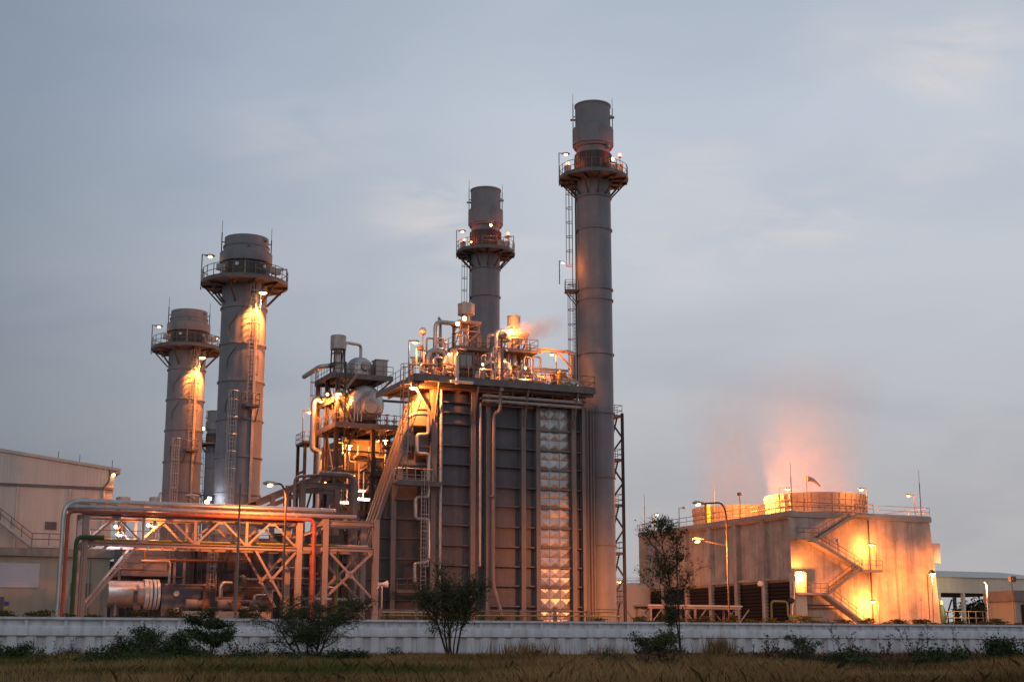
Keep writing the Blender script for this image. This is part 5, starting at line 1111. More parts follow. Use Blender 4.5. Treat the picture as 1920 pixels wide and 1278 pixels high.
cyl_bottle()
# ---------------------------------------------------------------- lamps
NA = (1.0, 0.245, 0.04); REDC = (1.0, .12, .05); WH = (.75, .87, 1.0)
def light(parent, p, power, col=NA, rad=.12, spot=None):
    l = bpy.data.lights.new('lamp_light', 'SPOT' if spot else 'POINT'); l.energy = power; l.color = col; l.shadow_soft_size = rad
    if spot: l.spot_size = R(spot[0]); l.spot_blend = .6
    o = bpy.data.objects.new('lamp_light', l); COL.objects.link(o); o.parent = parent
    b = BASE[parent.name]; o.location = (p[0]-b[0], p[1]-b[1], p[2]-b[2])
    if spot: o.rotation_euler = Vector(spot[1]).to_track_quat('-Z', 'Y').to_euler()
    return o
def cobra(label, h, pole, zb, power=900, lit=True, cat='lamp', r=.05, name='street_lamp', s=1.0, lens='sodium', rise=.25, gooseneck=False, spot=None):
    """h: lamp head (u,v,z); pole: (u,v) of the pole; zb: foot of the pole"""
    h = V3(h); t = thing(name, label, cat, (pole[0], pole[1], zb)); q = V3((pole[0], pole[1], h.z + rise*.5)); d = (V3((h.x, h.y, 0)) - V3((q.x, q.y, 0)));
    d = d.normalized() if d.length > .05 else V3((-1, 0, 0))
    m = MB()
    if gooseneck: m.pipe([(q.x, q.y, zb), (q.x, q.y, h.z-.6), q + V3((0,0,0)) + d*.4, h], r, 8, 1.5)
    else: m.tube((q.x, q.y, zb), q, r, 8); m.tube(q, h + V3((0,0,.05)), r*.75, 6)
    m.build('pole', M['darksteel'], t)
    w = .17*s; a = V3((-d.y, d.x, 0)); m = MB()
    for k, (x0, x1, b0, b1) in enumerate(((-.28, .0, .05, .10), (.0, .35, .10, .12), (.35, .62, .12, .05))):
        m.tube(h + d*x0*s + V3((0,0,.06*s)), h + d*x1*s + V3((0,0,.06*s)), b0*1.3*s, 10, b1*1.3*s)
    m.build('lamp_head', M['silver'], t)
    m = MB(); m.lathe(h + d*.2*s + V3((0,0,-.16*s)), [(.001, 0), (.13*s, .03*s), (.19*s, .11*s), (.19*s, .13*s)], 14); m.build('lens', M[lens] if lit else M['offlens'], t)
    if lit: light(t, h + d*.2*s + V3((0,0,-.36*s)), power, NA, .12, spot)
    return t
def bell(label, h, ztop, power=1200, lens='sodium', cat='lamp', col=NA, s=1.0, spot=None):
    t = thing('bell_lamp', label, cat, h); h = V3(h); m = MB(); m.tube(h + V3((0,0,.5*s)), (h.x, h.y, ztop), .035, 6); m.lathe(h, [(.12*s, .5*s), (.16*s, .35*s), (.1*s, .25*s)], 12); m.build('hanger', M['railing'], t)
    m = MB(); m.lathe(h, [(.10*s, .28*s), (.2*s, .2*s), (.36*s, .0), (.34*s, -.02), (.18*s, .17*s)], 20, cap=False); m.build('shade', M['silver'], t)
    m = MB(); m.lathe(h + V3((0,0,-.10*s)), [(.001, -.02*s), (.16*s, .0), (.28*s, .09*s), (.29*s, .11*s)], 16); m.build('lens', M[lens], t)
    light(t, h + V3((0,0,-.32*s)), power, col, .12, spot)
    return t
def bulk(label, p, power=500, lens='sodium', col=NA, r=.16, cat='lamp', d=(0,-1,0), wide=False):
    t = thing('wall_lamp', label, cat, p); p = V3(p); d = V3(d); m = MB(); m.tube(p + V3((0,0,.02)) - d*.28, p - d*.05, r*.7, 10); m.tube(p-d*.05, p, r*1.15, 12); m.build('lamp_body', M['galv'], t)
    m = MB(); m.tube(p + d*.005, p + d*r*.8, r, 14, r*.65); m.build('lens', M[lens], t)
    if power: light(t, p + d*(r+.25), power, col, .12, None if wide else (150, (d.x, d.y, -1.0)))
    return t
def flood(label, p, d, power, lens='sodium', col=NA, cat='floodlight', s=1.0, lit=True, pole=None, cone=None):
    t = thing('floodlight', label, cat, p); p = V3(p); d = V3(d).normalized(); a = d.cross(V3((0,0,1))).normalized(); up_ = a.cross(d)
    m = MB(); m.beam(p - d*.3*s, p, .5*s, .4*s, up_); m.beam(p - d*.42*s, p-d*.301*s, .3*s, .25*s, up_); m.build('lamp_body', M['railing'], t)
    m = MB(); m.beam(p + d*.003, p + d*.03, .45*s, .35*s, up_); m.build('lens', M[lens] if lit else M['offlens'], t)
    m = MB(); q = V3(pole) if pole else p + V3((0,0,-.5)); m.tube(p - d*.15 + V3((0,0,-.21*s)), q, .06, 6); m.build('bracket', M['railing'], t)
    if lit: light(t, p + d*.6, power, col, .12, (cone, d) if cone else None)
    return t
def rim(C, k, R_=3.4):                                     # rim point left (-1) or right (+1) of a stack, as seen from the field
    a = dirang(C, k*1.45); return (C[0]+R_*math.cos(a), C[1]+R_*math.sin(a))
def stacklamp(label, C, k, zb, zh, R_, **kw):
    q = rim(C, k, R_); a = dirang(C, k*1.45); h = (q[0]-.5*math.cos(a), q[1]-.5*math.sin(a), zh); return cobra(label, h, q, zb, spot=(120, (0, 0, -1)), **kw)
stacklamp('lit lamp pole at the left rim of the nearer left chimney platform', C2, -1, 31.6, 34.75, 3.9, power=250, name='platform_lamp')
stacklamp('unlit lamp pole at the right rim of the nearer left chimney platform', C2, 1, 32.3, 33.75, 3.7, lit=False, name='platform_lamp')
stacklamp('lit lamp pole at the left rim of the leftmost chimney platform', C1, -1, 31.6, 34.75, 3.9, power=250, name='platform_lamp')
stacklamp('lit lamp pole at the right rim of the leftmost chimney platform', C1, 1, 32.3, 33.75, 3.7, power=250, name='platform_lamp')
for C, lab in ((C2, 'nearer left chimney'), (C1, 'leftmost chimney')):
    a = dirang(C, .52); bell('hanging bell lamp shining down the ladder of the ' + lab, (C[0]+3.2*math.cos(a), C[1]+3.2*math.sin(a), 31.0), 32.2, 15000, s=1.15, spot=(100, (-.16*math.cos(a), -.16*math.sin(a), -1)))
def redlamp(label, C, ang, zb, zh, R_):
    a = dirang(C, ang); t = thing('obstruction_light', label, 'warning light', (C[0]+R_*math.cos(a), C[1]+R_*math.sin(a), zb)); b = BASE[t.name]
    m = MB(); m.tube(b, (b[0], b[1], zh-.15), .04, 6); m.lathe((b[0], b[1], zh-.2), [(.16, 0), (.16, .1), (.1, .12)], 12); m.build('post', M['railing'], t)
    m = MB(); m.lathe((b[0], b[1], zh-.08), [(.13, 0), (.17, .15), (.12, .3), (.001, .34)], 14); m.build('lens', M['redlens'], t); light(t, (b[0], b[1]-.3, zh+.35), 60, REDC)
for C, dz, lab in ((C4, 0, 'tallest chimney'), (C3, -.3, 'middle chimney')):
    stacklamp('lit lamp pole at the left rim of the %s platform' % lab, C, -1, 46.2+dz, 49.6+dz, 3.5, power=220, name='platform_lamp')
    redlamp('red warning light at the left of the %s platform railing' % lab, C, -1.1, 47+dz, 48.2+dz, 2.9)
    redlamp('red warning light at the right of the %s platform railing' % lab, C, 1.05, 47+dz, 48.9+dz, 3.1)
a = dirang(C4, .85); bulk('bright orange lamp on the right of the sooty collar of the tallest chimney', (C4[0]+2.6*math.cos(a), C4[1]+2.6*math.sin(a), 48.5), 420, d=(.3, -.9, 0))
a = dirang(C3, .3); bulk('orange lamp fixed to the shaft above the middle chimney platform', (C3[0]+2.1*math.cos(a), C3[1]+2.1*math.sin(a), 49.6), 500)
a = dirang(C3, -.6); bulk('orange lamp low at the front of the middle chimney platform', (C3[0]+3.0*math.cos(a), C3[1]+3.0*math.sin(a), 47.4), 260, r=.10)
stacklamp('unlit lamp pole at the right rim of the middle chimney platform', C3, 1, 46.2, 48.6, 3.4, lit=False, name='platform_lamp')
q = pz(1054, 492, 139); cobra('small lamp pole on the ladder rest platform of the tallest chimney', q, (q[0]-.35, q[1]-.1), q[2]-2.3, 160, name='platform_lamp', s=.7)
q = pz(381, 803, 330); bulk('tiny orange lamp between the two left chimneys on the far chimney platform', q, 900, r=.35)
# boiler roof
h = up(775, 641, 22); q = up(767, 641, 22); cobra('lit lamp pole at the left corner of the boiler roof', h, (q[0], 22), ZR, 1000, name='platform_lamp')
h = up(858, 607, 25.2); bulk('left lamp of the pair under the larger vent silencer', h, 500, r=.2)
h = up(871, 597, 25.1); bulk('right lamp of the pair under the larger vent silencer', h, 600, r=.2)
h = up(958, 621, 25.0); bulk('bright lamp in the steam puff under the smaller vent silencer', h, 1200, r=.2, wide=True)
h = up(1038, 664, 22.8); q = up(1043, 664, 22.8); cobra('lit lamp pole below the davit crane arm', h, (q[0], 22.8), ZR, 700, name='platform_lamp', s=.8)
h = up(775, 727, 21.9); bell('hanging bell lamp under the left corner of the boiler roof deck', h, ZD-.2, 6500, s=1.2)
h = up(947, 656, 24.8); bulk('small greenish white lamp beside the frame of the smaller silencer', h, 120, 'cool', (.8, 1, .7), .09)
for x, y, pw, lab in ((905, 683, 1300, 'small lamp behind the roof railing under the two bent pipes'), (985, 690, 1500, 'small lamp low at the frame foot of the smaller silencer'), (842, 664, 1100, 'small lamp above the drum left of the window cabinet')):
    h = up(x, y, 23.6); bulk(lab, h, pw, r=.1)
# drum structure
h = up(635, 738, VT-.2); bell('bell lamp hanging left of the large drum head', h, 28.4, 2400)
h = up(602, 752, VT+2); bell('bell lamp beside the top bend of the thick dropping pipe', h, 28.4, 2000, s=.9)
h = up(614, 739, VT+1.2); bulk('small orange lamp just above the bell lamps left of the drum', h, 900, r=.14)
a = up(577, 772, 54); cobra('lit lamp pole on the outrigger platform at the far left of the drum structure', a, (a[0]-.5, 54), 22.1, 700, name='platform_lamp')
h = up(718, 922, 47.5); bulk('small bright lamp low among pipes under the drum structure', h, 1300, r=.13)
h = up(664, 893, 46.9); bulk('added orange fill lamp at a leg of the drum structure just above the steel frame', h, 900, r=.11)  # extra lamp put in for more amber among the legs
h = up(610, 905, 46.8); bulk('added orange fill lamp low at the left legs of the drum structure', h, 900, r=.11)  # another extra lamp, added to warm the left legs
h = up(655, 835, 48.6); bell('assumed bell lamp added under the main deck of the drum structure at its left', h, 23, 1500)  # assumed lamp, no fixture seen here, added for orange light below the deck
h = up(722, 825, 48.8); bell('assumed bell lamp added under the main deck of the drum structure at its right', h, 23, 900)  # second assumed lamp, also unseen, added to brighten the boiler wall behind
# machine area
for x, y, lab in ((650, 941, 'lowest'), (681, 935, 'middle'), (672, 919, 'highest')):
    p = up(x, y, 30); t = thing('fluorescent_lamp', lab + ' of three white fluorescent lamps glowing behind the steel frame', 'lamp', p, None)
    m = MB(); m.box(p[0]-.65, p[0]+.65, 29.85, 30.15, p[2], p[2]+.1); m.tube((p[0], 30, p[2]+.1), (p[0], 30, p[2]+2.5), .05, 5); m.build('lamp_body', M['white'], t)
    m = MB(); m.lathe((p[0]-.6, 30, p[2]-.08), [(.06, 0), (.06, 1.2)], 10, 'u'); m.build('lens', M['cool'], t); light(t, (p[0], 29.7, p[2]-.8), 90, (.85, 1, .75))
h = up(224, 1002, 12.0); bell('white lamp under the left bay of the pipe bridge', h, 9.5, 260, 'cool', col=WH, s=.9)
h = up(217, 987, 12.6); bulk('orange lamp just above the white lamp in the left bay of the bridge', h, 350, r=.12)
h = up(278, 984, 12.6); bulk('left one of two orange lamps in the second bay of the bridge', h, 350, r=.12)
h = up(289, 986, 12.2); bell('right one of two orange lamps in the second bay of the bridge', h, 9.5, 700, s=.8)
h = up(393, 934, 27); flood('bluish white floodlight glaring above the bridge between the left chimneys', h, (-.3, -.9, -.3), 120, 'cool', WH, s=.7, pole=(h[0]+.2, 27.4, 8))
h = up(388, 941, 26.5); bulk('orange lamp right beneath the bluish white floodlight', h, 500, r=.2)
h = up(366, 931, 26); q = up(378, 931, 26); cobra('unlit flat lamp pointing left above the pipe bridge', h, (q[0], 26), 8, lit=False, name='platform_lamp', s=1.3)
h = up(517, 908, 6.0); q = up(537, 912, 6.0); cobra('tall street lamp with a glaring orange head before the pipe bridge', (h[0]-.2, 6.0, h[2]), (q[0], 6.0), 0, 5200, r=.075, s=1.2, gooseneck=True, spot=(176, (.1, .3, -1)))
p = up(441, 1160, 5.0); q = up(452, 905, 5.0); m = MB(); m.tube((p[0], 5, 0), (p[0], 5, q[2]), .13, 10, .07); m.lathe((p[0], 5, 0), [(.25, 0), (.25, .05), (.15, .2)], 10); tag(m.build('mast', M['deck'], base=(p[0], 5, 0)), 'plain dark mast without a lamp before the nearer left chimney', 'mast')
h = pv(214, 889, 39.3); bulk('orange lamp under the gable corner of the pale left building', (h[0], 39.6, h[2]), 260, r=.16, d=(0, -.6, -.8))
h = up(600, 1000, 14.5); 
# right side
h = pu(1231, 964, UC+.3); q = pu(1227, 964, UC+.3); cobra('lit roof lamp at the far left end of the cooling tower', h, (UC+.3, q[1]+.2), 16.5, 700, name='roof_lamp')
h = pu(1281, 952, UC-.2); q = pu(1273, 952, UC-.2); cobra('unlit roof lamp above the slim tree on the cooling tower edge', h, (UC-.2, q[1]), 16.5, lit=False, name='roof_lamp')
h = pv(1313, 944, 8); q = pv(1361, 950, 8); cobra('tall curved street lamp with a lit head before the cooling tower', (h[0], 8, h[2]), (q[0], 8), 0, 8000, r=.075, s=1.2, gooseneck=True, rise=.4, spot=(176, (-.12, .30, -1)))
h = pv(1312, 1013, 9); q = pv(1363, 1025, 9); cobra('lower street lamp with a bare round orange glow in front of the tower louvres', (h[0], 9, h[2]), (q[0], 9), 0, 12000, r=.06, s=1.25, rise=-.7, spot=(170, (.75, .35, -1)))
h = pu(1388, 926, UC+.6); flood('floodlight turned away from view on a post at the cooling tower roof edge', (h[0], h[1], h[2]), (.95, .25, .05), 20000, pole=(h[0], h[1], 16.5))
h = pv(1474, 916, VC+2); q = pv(1461, 916, VC+2); cobra('roof lamp beside the left edge of the nearer fan stack', h, (q[0], VC+2), 16.5, 1500, name='roof_lamp')
h = pv(1618, 917, VC+.9); q = pv(1624, 917, VC+.9); cobra('lit roof lamp beside the right edge of the nearer fan stack', h, (q[0], VC+.9), 16.5, 700, name='roof_lamp', s=1.1)
h = pv(1706, 929, VC+2); q = pv(1714, 929, VC+2); cobra('lit roof lamp near the right end of the cooling tower roof', h, (q[0], VC+2), 16.5, 700, name='roof_lamp', s=1.1)
V = VC - 1.7
h = pv(1636, 1021, V); q = pv(1642, 1021, V); cobra('lit lamp on the upper right stair landing of the cooling tower', h, (q[0], V), pv(1642, 1064, V)[2], 1700, name='stair_lamp', s=1.2)
h = pv(1497, 1071, V); q = pv(1491, 1071, V); cobra('lit lamp on the lower left stair landing of the cooling tower', h, (q[0], V+.1), pv(1491, 1112, V)[2], 2700, name='stair_lamp', s=1.2)
h = pv(1640, 1127, V); q = pv(1647, 1127, V); cobra('lit lamp at the foot of the cooling tower stairs', h, (q[0], V), 0, 2600, name='stair_lamp', s=1.2)
h = pv(1748, 1076, VC-3.6); flood('dazzling orange floodlight at the right corner of the cooling tower', h, (0, -.3, -.95), 3600, 'sodium_hot', s=1.25, pole=(h[0], h[1]+.5, 0))
h = pz(1168, 1090, 190); q = pz(1171, 1090, 190); cobra('small lit lamp beside the far storage tank', h, (q[0], q[1]), 0, 2500, s=1.3)
h = pv(1895, 1085, 40); q = pv(1895, 1150, 40); flood('boxy floodlight on a slim pole at the right edge, turned towards the shed', h, (.0, 1, -.02), 9000, col=(1, .72, .3), s=1.6, cone=66, pole=(h[0], 39.7, 0))
p = pv(1853, 1160, 44); q = pv(1849, 1090, 44); m = MB(); m.tube((p[0], 44, 0), (q[0], 44, q[2]-.4), .12, 8, .09); m.tube((q[0], 44, q[2]-.4), (q[0]-.4, 44, q[2]), .09, 8); tag(m.build('mast', M['galv'], base=(p[0], 44, 0)), 'plain grey pole with a crooked tip before the open shed', 'mast')
# ---------------------------------------------------------------- vegetation
def leafmat(name, c1, c2, rough=.7):
    m = bpy.data.materials.new(name); m.use_nodes = True; t = m.node_tree; b = t.nodes['Principled BSDF']; b.inputs['Roughness'].default_value = rough; b.inputs['Specular IOR Level'].default_value = .25
    g = t.nodes.new('ShaderNodeNewGeometry'); r = t.nodes.new('ShaderNodeValToRGB'); r.color_ramp.elements[0].color = (*c1, 1); r.color_ramp.elements[1].color = (*c2, 1)
    c = t.nodes.new('ShaderNodeTexCoord'); n = t.nodes.new('ShaderNodeTexNoise'); n.inputs['Scale'].default_value = .16; n.inputs['Detail'].default_value = 4
    a = t.nodes.new('ShaderNodeMath'); a.operation = 'MULTIPLY_ADD'; a.inputs[1].default_value = .5
    d = t.nodes.new('ShaderNodeMath'); d.operation = 'MULTIPLY_ADD'; d.inputs[1].default_value = 2.6; d.inputs[2].default_value = -1.05
    t.links.new(c.outputs['Object'], n.inputs[0]); t.links.new(n.outputs[0], d.inputs[0]); t.links.new(g.outputs['Random Per Island'], a.inputs[0]); t.links.new(d.outputs[0], a.inputs[2])
    t.links.new(a.outputs[0], r.inputs[0]); t.links.new(r.outputs[0], b.inputs['Base Color']); return m
LEAF = {'tree': leafmat('dark_leaf', (.03, .05, .016), (.095, .125, .04)), 'bush': leafmat('bush_leaf', (.022, .042, .012), (.07, .105, .03)),
        'feather': leafmat('feathery_leaf', (.035, .052, .018), (.095, .115, .04)), 'slim': leafmat('pale_leaf', (.045, .062, .022), (.14, .15, .06)),
        'grass': leafmat('dry_grass', (.13, .075, .027), (.56, .35, .15), .9), 'green': leafmat('green_grass', (.05, .075, .012), (.16, .19, .045), .9),
        'weed': leafmat('dry_weed', (.035, .026, .014), (.14, .095, .055), .9), 'hedge': leafmat('hedge_leaf', (.05, .055, .012), (.15, .12, .03))}
def np_mesh(name, P, tri, m, parent=None, loc=None):
    me = bpy.data.meshes.new(name); nv, nf = len(P), len(tri); k = tri.shape[1]
    me.vertices.add(nv); me.vertices.foreach_set('co', P.astype(np.float32).ravel()); me.loops.add(nf*k); me.loops.foreach_set('vertex_index', tri.astype(np.int32).ravel())
    me.polygons.add(nf); me.polygons.foreach_set('loop_start', np.arange(0, nf*k, k, dtype=np.int32)); me.polygons.foreach_set('loop_total', np.full(nf, k, np.int32)); me.update(calc_edges=True)
    me.materials.append(m); o = bpy.data.objects.new(name, me); COL.objects.link(o)
    if parent: o.parent = parent
    elif loc is not None: o.location = Wd(loc); o.rotation_euler = (0, 0, TH)
    return o
def leaves(rng, C, Dr, ln, wd):                           # one kite per leaf: centre lines C, directions Dr
    n = len(C); Dr = Dr/np.linalg.norm(Dr, axis=1, keepdims=True); s = np.cross(Dr, rng.normal(size=(n, 3))); s /= np.linalg.norm(s, axis=1, keepdims=True)
    L_ = (ln*rng.uniform(.6, 1.3, n))[:, None]; w = (wd*rng.uniform(.7, 1.3, n))[:, None]
    P = np.stack([C, C+Dr*L_*.45+s*w, C+Dr*L_, C+Dr*L_*.45-s*w], 1).reshape(-1, 3); return P, np.arange(4*n).reshape(-1, 4)
def plant(name, label, cat, base, H, spread, stems, lm, nl, ln, wd, seed, droop=.5, first=.25, group=None, trunk_r=.09, depth=3, ups=.6, fork=.25, hang=True, kids=(3, 5), cl=.35, l1=None, wob=.16):
    rnd = random.Random(seed); rng = np.random.default_rng(seed); t = thing(name, label, cat, base, group); m = MB(); tips = []
    def grow(p, d, l, r, lev):
        n = 4; q = V3(p); pts = [q.copy()]
        for i in range(n):
            d = (d + V3((rnd.gauss(0, wob if lev == 0 else .16), rnd.gauss(0, wob if lev == 0 else .16), rnd.gauss(0, .10) + (.05 if lev < 2 else -.05*droop)))).normalized(); q = q + d*l/n; pts.append(q.copy())
        for i in range(n):
            m.tube(pts[i], pts[i+1], r*(1-.55*i/n), 6 if lev < 2 else 4, r*(1-.55*(i+1)/n))
            if lev >= depth-1: tips.append((pts[i+1], d, l/n*1.3))
        if lev >= depth: return
        for k in range(rnd.randint(*kids)):
            f = rnd.uniform(first if lev == 0 else .25, 1.0); i = min(n-1, int(f*n)); s = pts[i].lerp(pts[i+1], f*n-i)
            an = rnd.uniform(0, 6.283); o = V3((math.cos(an)*spread, math.sin(an)*spread, rnd.uniform(.1, 1.0)*ups)); nd = (d*.45 + o).normalized()
            grow(s, nd, l*(rnd.uniform(.45, .72) if l1 is None or lev else l1*rnd.uniform(.7, 1.3)*(1.25-.5*f)), r*.5, lev+1)
    for k in range(stems):
        an = rnd.uniform(0, 6.283) if stems > 1 else 0; d = V3((math.cos(an)*fork, math.sin(an)*fork, 1)).normalized()
        grow(V3(base) + V3((math.cos(an)*.06*stems, math.sin(an)*.06*stems, -.15)), d, H*rnd.uniform(.58, .78), trunk_r*rnd.uniform(.7, 1.1), 0)
    m.build('trunk', M['bark'], t)
    tp = np.array([list(x[0]) for x in tips]); td = np.array([list(x[1]) for x in tips]); k = rng.integers(0, len(tp), nl)
    wgt = rng.uniform(0, 1, len(tp)); k = k[wgt[k] > .18]
    C = tp[k] + rng.normal(size=(len(k), 3))*cl*np.array([.55, .55, .4]) - td[k]*rng.uniform(0, .5, (len(k), 1)); dd = td[k]*.6 + rng.normal(size=(len(k), 3))*.6
    if hang: dd[:, 2] -= droop*1.2
    C[:, 2] = np.maximum(C[:, 2], base[2]+.05)
    P, F_ = leaves(rng, C, dd, ln, wd); np_mesh('crown', P - np.array(base), F_, lm, t); return t
def gpt(px, Z):
    p = pz(px, 1215, Z); return (p[0], p[1], gz(p[0], p[1]))
b = gpt(855, 90); plant('tree', 'dark bushy tree with several stems in front of the boiler', 'tree', b, 6.0, .62, 6, LEAF['tree'], 5600, .28, .026, 11, droop=.8, first=.30, trunk_r=.075, fork=.19, ups=.9, kids=(5, 7), cl=.40, l1=.44)
b = gpt(402, 80); plant('tree', 'small green tree with flat leafy tiers in front of the mast', 'tree', b, 3.0, 1.5, 2, LEAF['bush'], 8500, .13, .035, 12, droop=.1, first=.3, trunk_r=.05, fork=.12, ups=.35, cl=.22)
b = gpt(585, 76); plant('thorn_bush', 'wide feathery thorn bush with spreading dark branches at the wall', 'bush', b, 4.0, 1.5, 7, LEAF['feather'], 24000, .12, .016, 13, droop=.3, first=.15, trunk_r=.055, fork=.75, ups=.45, kids=(4, 6), cl=.30)
b = gpt(1280, 84); plant('tree', 'slim tall sapling with sparse foliage in front of the cooling tower', 'tree', b, 10.2, .6, 2, LEAF['slim'], 1900, .17, .045, 17, droop=.3, first=.30, trunk_r=.05, fork=.03, ups=.6, kids=(8, 11), cl=.26, l1=.21, wob=.05)
b = gpt(1256, 84.5); plant('tree', 'second thin sapling leaning close behind the slim tall one', 'tree', b, 6.0, .5, 1, LEAF['slim'], 1000, .16, .042, 18, droop=.3, first=.35, trunk_r=.04, fork=.05, ups=.6, kids=(7, 9), cl=.20, l1=.18, wob=.06)
b = gpt(1238, 83); plant('shrub', 'rounded green shrub at the foot of the slim saplings', 'shrub', b, 1.9, 1.2, 7, LEAF['slim'], 6000, .13, .04, 19, droop=.2, first=.15, trunk_r=.025, fork=.6, ups=.5, cl=.22)
b = gpt(1490, 72); plant('sapling', 'young dark sapling with flat fern like twigs against the white wall', 'sapling', b, 1.7, 1.0, 2, LEAF['tree'], 2400, .13, .022, 23, droop=.1, first=.3, trunk_r=.02, fork=.2, ups=.25, cl=.12)
for x, Z, h, s, sp, lab in ((300, 74, 2.1, 31, 1.1, 'taller dark green shrub left of the flat tiered tree'), (235, 66, 1.4, 32, 1.3, 'low dark shrub below the shiny cylinder'), (345, 68, 1.0, 33, 1.2, 'low shrub at the right of the dark shrub pair'), (5, 70, 1.1, 34, .9, 'small dark shrub at the left picture edge'), (655, 72, .9, 35, 1.2, 'low green shrub at the right foot of the thorn bush'), (205, 52, .75, 36, 1.3, 'low dark shrub in the grass nearest the left bottom corner'), (480, 55, .7, 37, 1.3, 'low dark shrub in the grass below the thorn bush'), (360, 48, .6, 38, 1.3, 'smallest dark shrub low in the grass between its neighbours'), (1760, 50, .95, 39, 1.2, 'dark ragged shrub in the undergrowth at the right'), (1900, 56, 1.3, 40, 1.1, 'dark shrub rising at the right picture edge'), (1600, 47, .7, 41, 1.3, 'low ragged shrub in the undergrowth under the stairs')):
    b = gpt(x, Z); plant('shrub', lab, 'shrub', b, h, sp, 8, LEAF['bush'], 5200, .12, .034, s, droop=.1, first=.1, trunk_r=.02, fork=.7, ups=.6, cl=.22)
# tall dry weeds: single bare stems one could point at
def weed(base, H, seed, label, group=None, nb=7, lean=.12):
    rnd = random.Random(seed); t = thing('weed', label, 'weed', base, group); m = MB(); rng = np.random.default_rng(seed); C = []; Dd = []
    for s in range(rnd.randint(2, 4)):
        d = V3((rnd.gauss(0, lean), rnd.gauss(0, lean), 1)).normalized(); p = V3(base) + V3((rnd.gauss(0, .15), rnd.gauss(0, .1), -.1)); h = H*rnd.uniform(.6, 1)
        for i in range(6):
            d = (d + V3((rnd.gauss(0, .07), rnd.gauss(0, .07), 0))).normalized(); q = p + d*h/6; m.tube(p, q, .012, 4, .009)
            if i > 1:
                for k in range(rnd.randint(1, 2)):
                    e = (d + V3((rnd.gauss(0, .8), rnd.gauss(0, .5), .1))).normalized(); f = q + e*h*rnd.uniform(.08, .28); m.tube(q, f, .007, 3, .005)
                    for z in range(nb): C.append(list(q.lerp(f, rnd.uniform(.3, 1.1)))); Dd.append([rnd.gauss(0, 1), rnd.gauss(0, 1), rnd.gauss(-.2, .6)])
            p = q
    m.build('stem', M['bark'], t); P, F_ = leaves(rng, np.array(C), np.array(Dd), .09, .022); np_mesh('leaf_cluster', P - np.array(base), F_, LEAF['weed'], t)
rr = random.Random(77)
for k in range(16):
    x = (1395 + k*35 + rr.uniform(-14, 14)) if k < 14 else rr.uniform(1700, 1850); weed(gpt(x, rr.uniform(52, 82)), rr.uniform(1.0, 2.0), 100+k, 'tall dry weed standing against the white wall at the right', 'dry weeds at the right')
for k in range(9):
    x = 60 + k*38 + rr.uniform(-15, 15); weed(gpt(x, rr.uniform(60, 85)), rr.uniform(.9, 1.7), 140+k, 'thin dry weed standing against the white wall at the left', 'dry weeds at the left', 2)
# grass and undergrowth
def grass(name, n, dens, lm, hmin, hmax, w, seed, lab, z0):
    rng = np.random.default_rng(seed); Z = z0 + (106-z0)*rng.uniform(0, 1, n)**.85; X = rng.uniform(-.40, .40, n)*Z; px = 960 + FPX*X/Z
    X0, Y0 = X - O[0], Z - O[1]; u = X0*D[0] + Y0*D[1]; v = X0*NN[0] + Y0*NN[1]; keep = (v < -.15) & (rng.uniform(0, 1, n) < dens(px, Z, u, v)); u, v, px, Z = u[keep], v[keep], px[keep], Z[keep]; n = len(u)
    z = np.array([gz(a, b) for a, b in zip(u, v)]); k = 5; U = np.repeat(u, k) + rng.normal(0, .16, n*k); Vv = np.repeat(v, k) + rng.normal(0, .16, n*k); zz_ = np.repeat(z, k) - .03
    cl = np.array([noise.noise(Vector((a*.14, b*.14, seed))) for a, b in zip(u, v)]); hh = np.repeat((hmin + (hmax-hmin)*np.clip(.45+1.3*cl, 0, 1.2)), k)*rng.uniform(.5, 1.25, n*k)
    B = np.stack([U, Vv, zz_], 1); ln = rng.normal(0, .36, (n*k, 2)); ang = rng.uniform(0, 6.283, n*k); s = np.stack([np.cos(ang), np.sin(ang), 0*ang], 1)*(w*rng.uniform(.6, 1.4, n*k))[:, None]
    Md = B + np.concatenate([ln*.35*hh[:, None], (hh*.6)[:, None]], 1); T = B + np.concatenate([ln*hh[:, None]*1.1, hh[:, None]], 1)
    P = np.stack([B-s, B+s, Md+s*.75, T, Md-s*.75], 1).reshape(-1, 3); F_ = np.arange(5*n*k).reshape(-1, 5)
    o = np_mesh(name, P, F_, lm, None, (0, 0, 0)); tag(o, lab, 'grass', kind='stuff')
grass('dry_grass', 135000, lambda px, Z, u, v: np.clip(.35 + px/1100, 0, 1), LEAF['grass'], .16, .46, .0055, 1, 'dry brown grass covering the field before the wall', 31)
grass('green_grass', 70000, lambda px, Z, u, v: np.clip((1050 - px)/420, .03, 1)*np.where(Z < 66, 1, .35)*np.clip((px + 260)/500, .3, 1), LEAF['green'], .16, .46, .0065, 2, 'dull green grass growing through the field at the left', 34)
grass('undergrowth', 26000, lambda px, Z, u, v: np.clip((px - 1330)/350, 0, 1)*np.where(Z < 75, 1, .3), LEAF['weed'], .25, .7, .007, 3, 'dark withered undergrowth at the lower right of the field', 42)
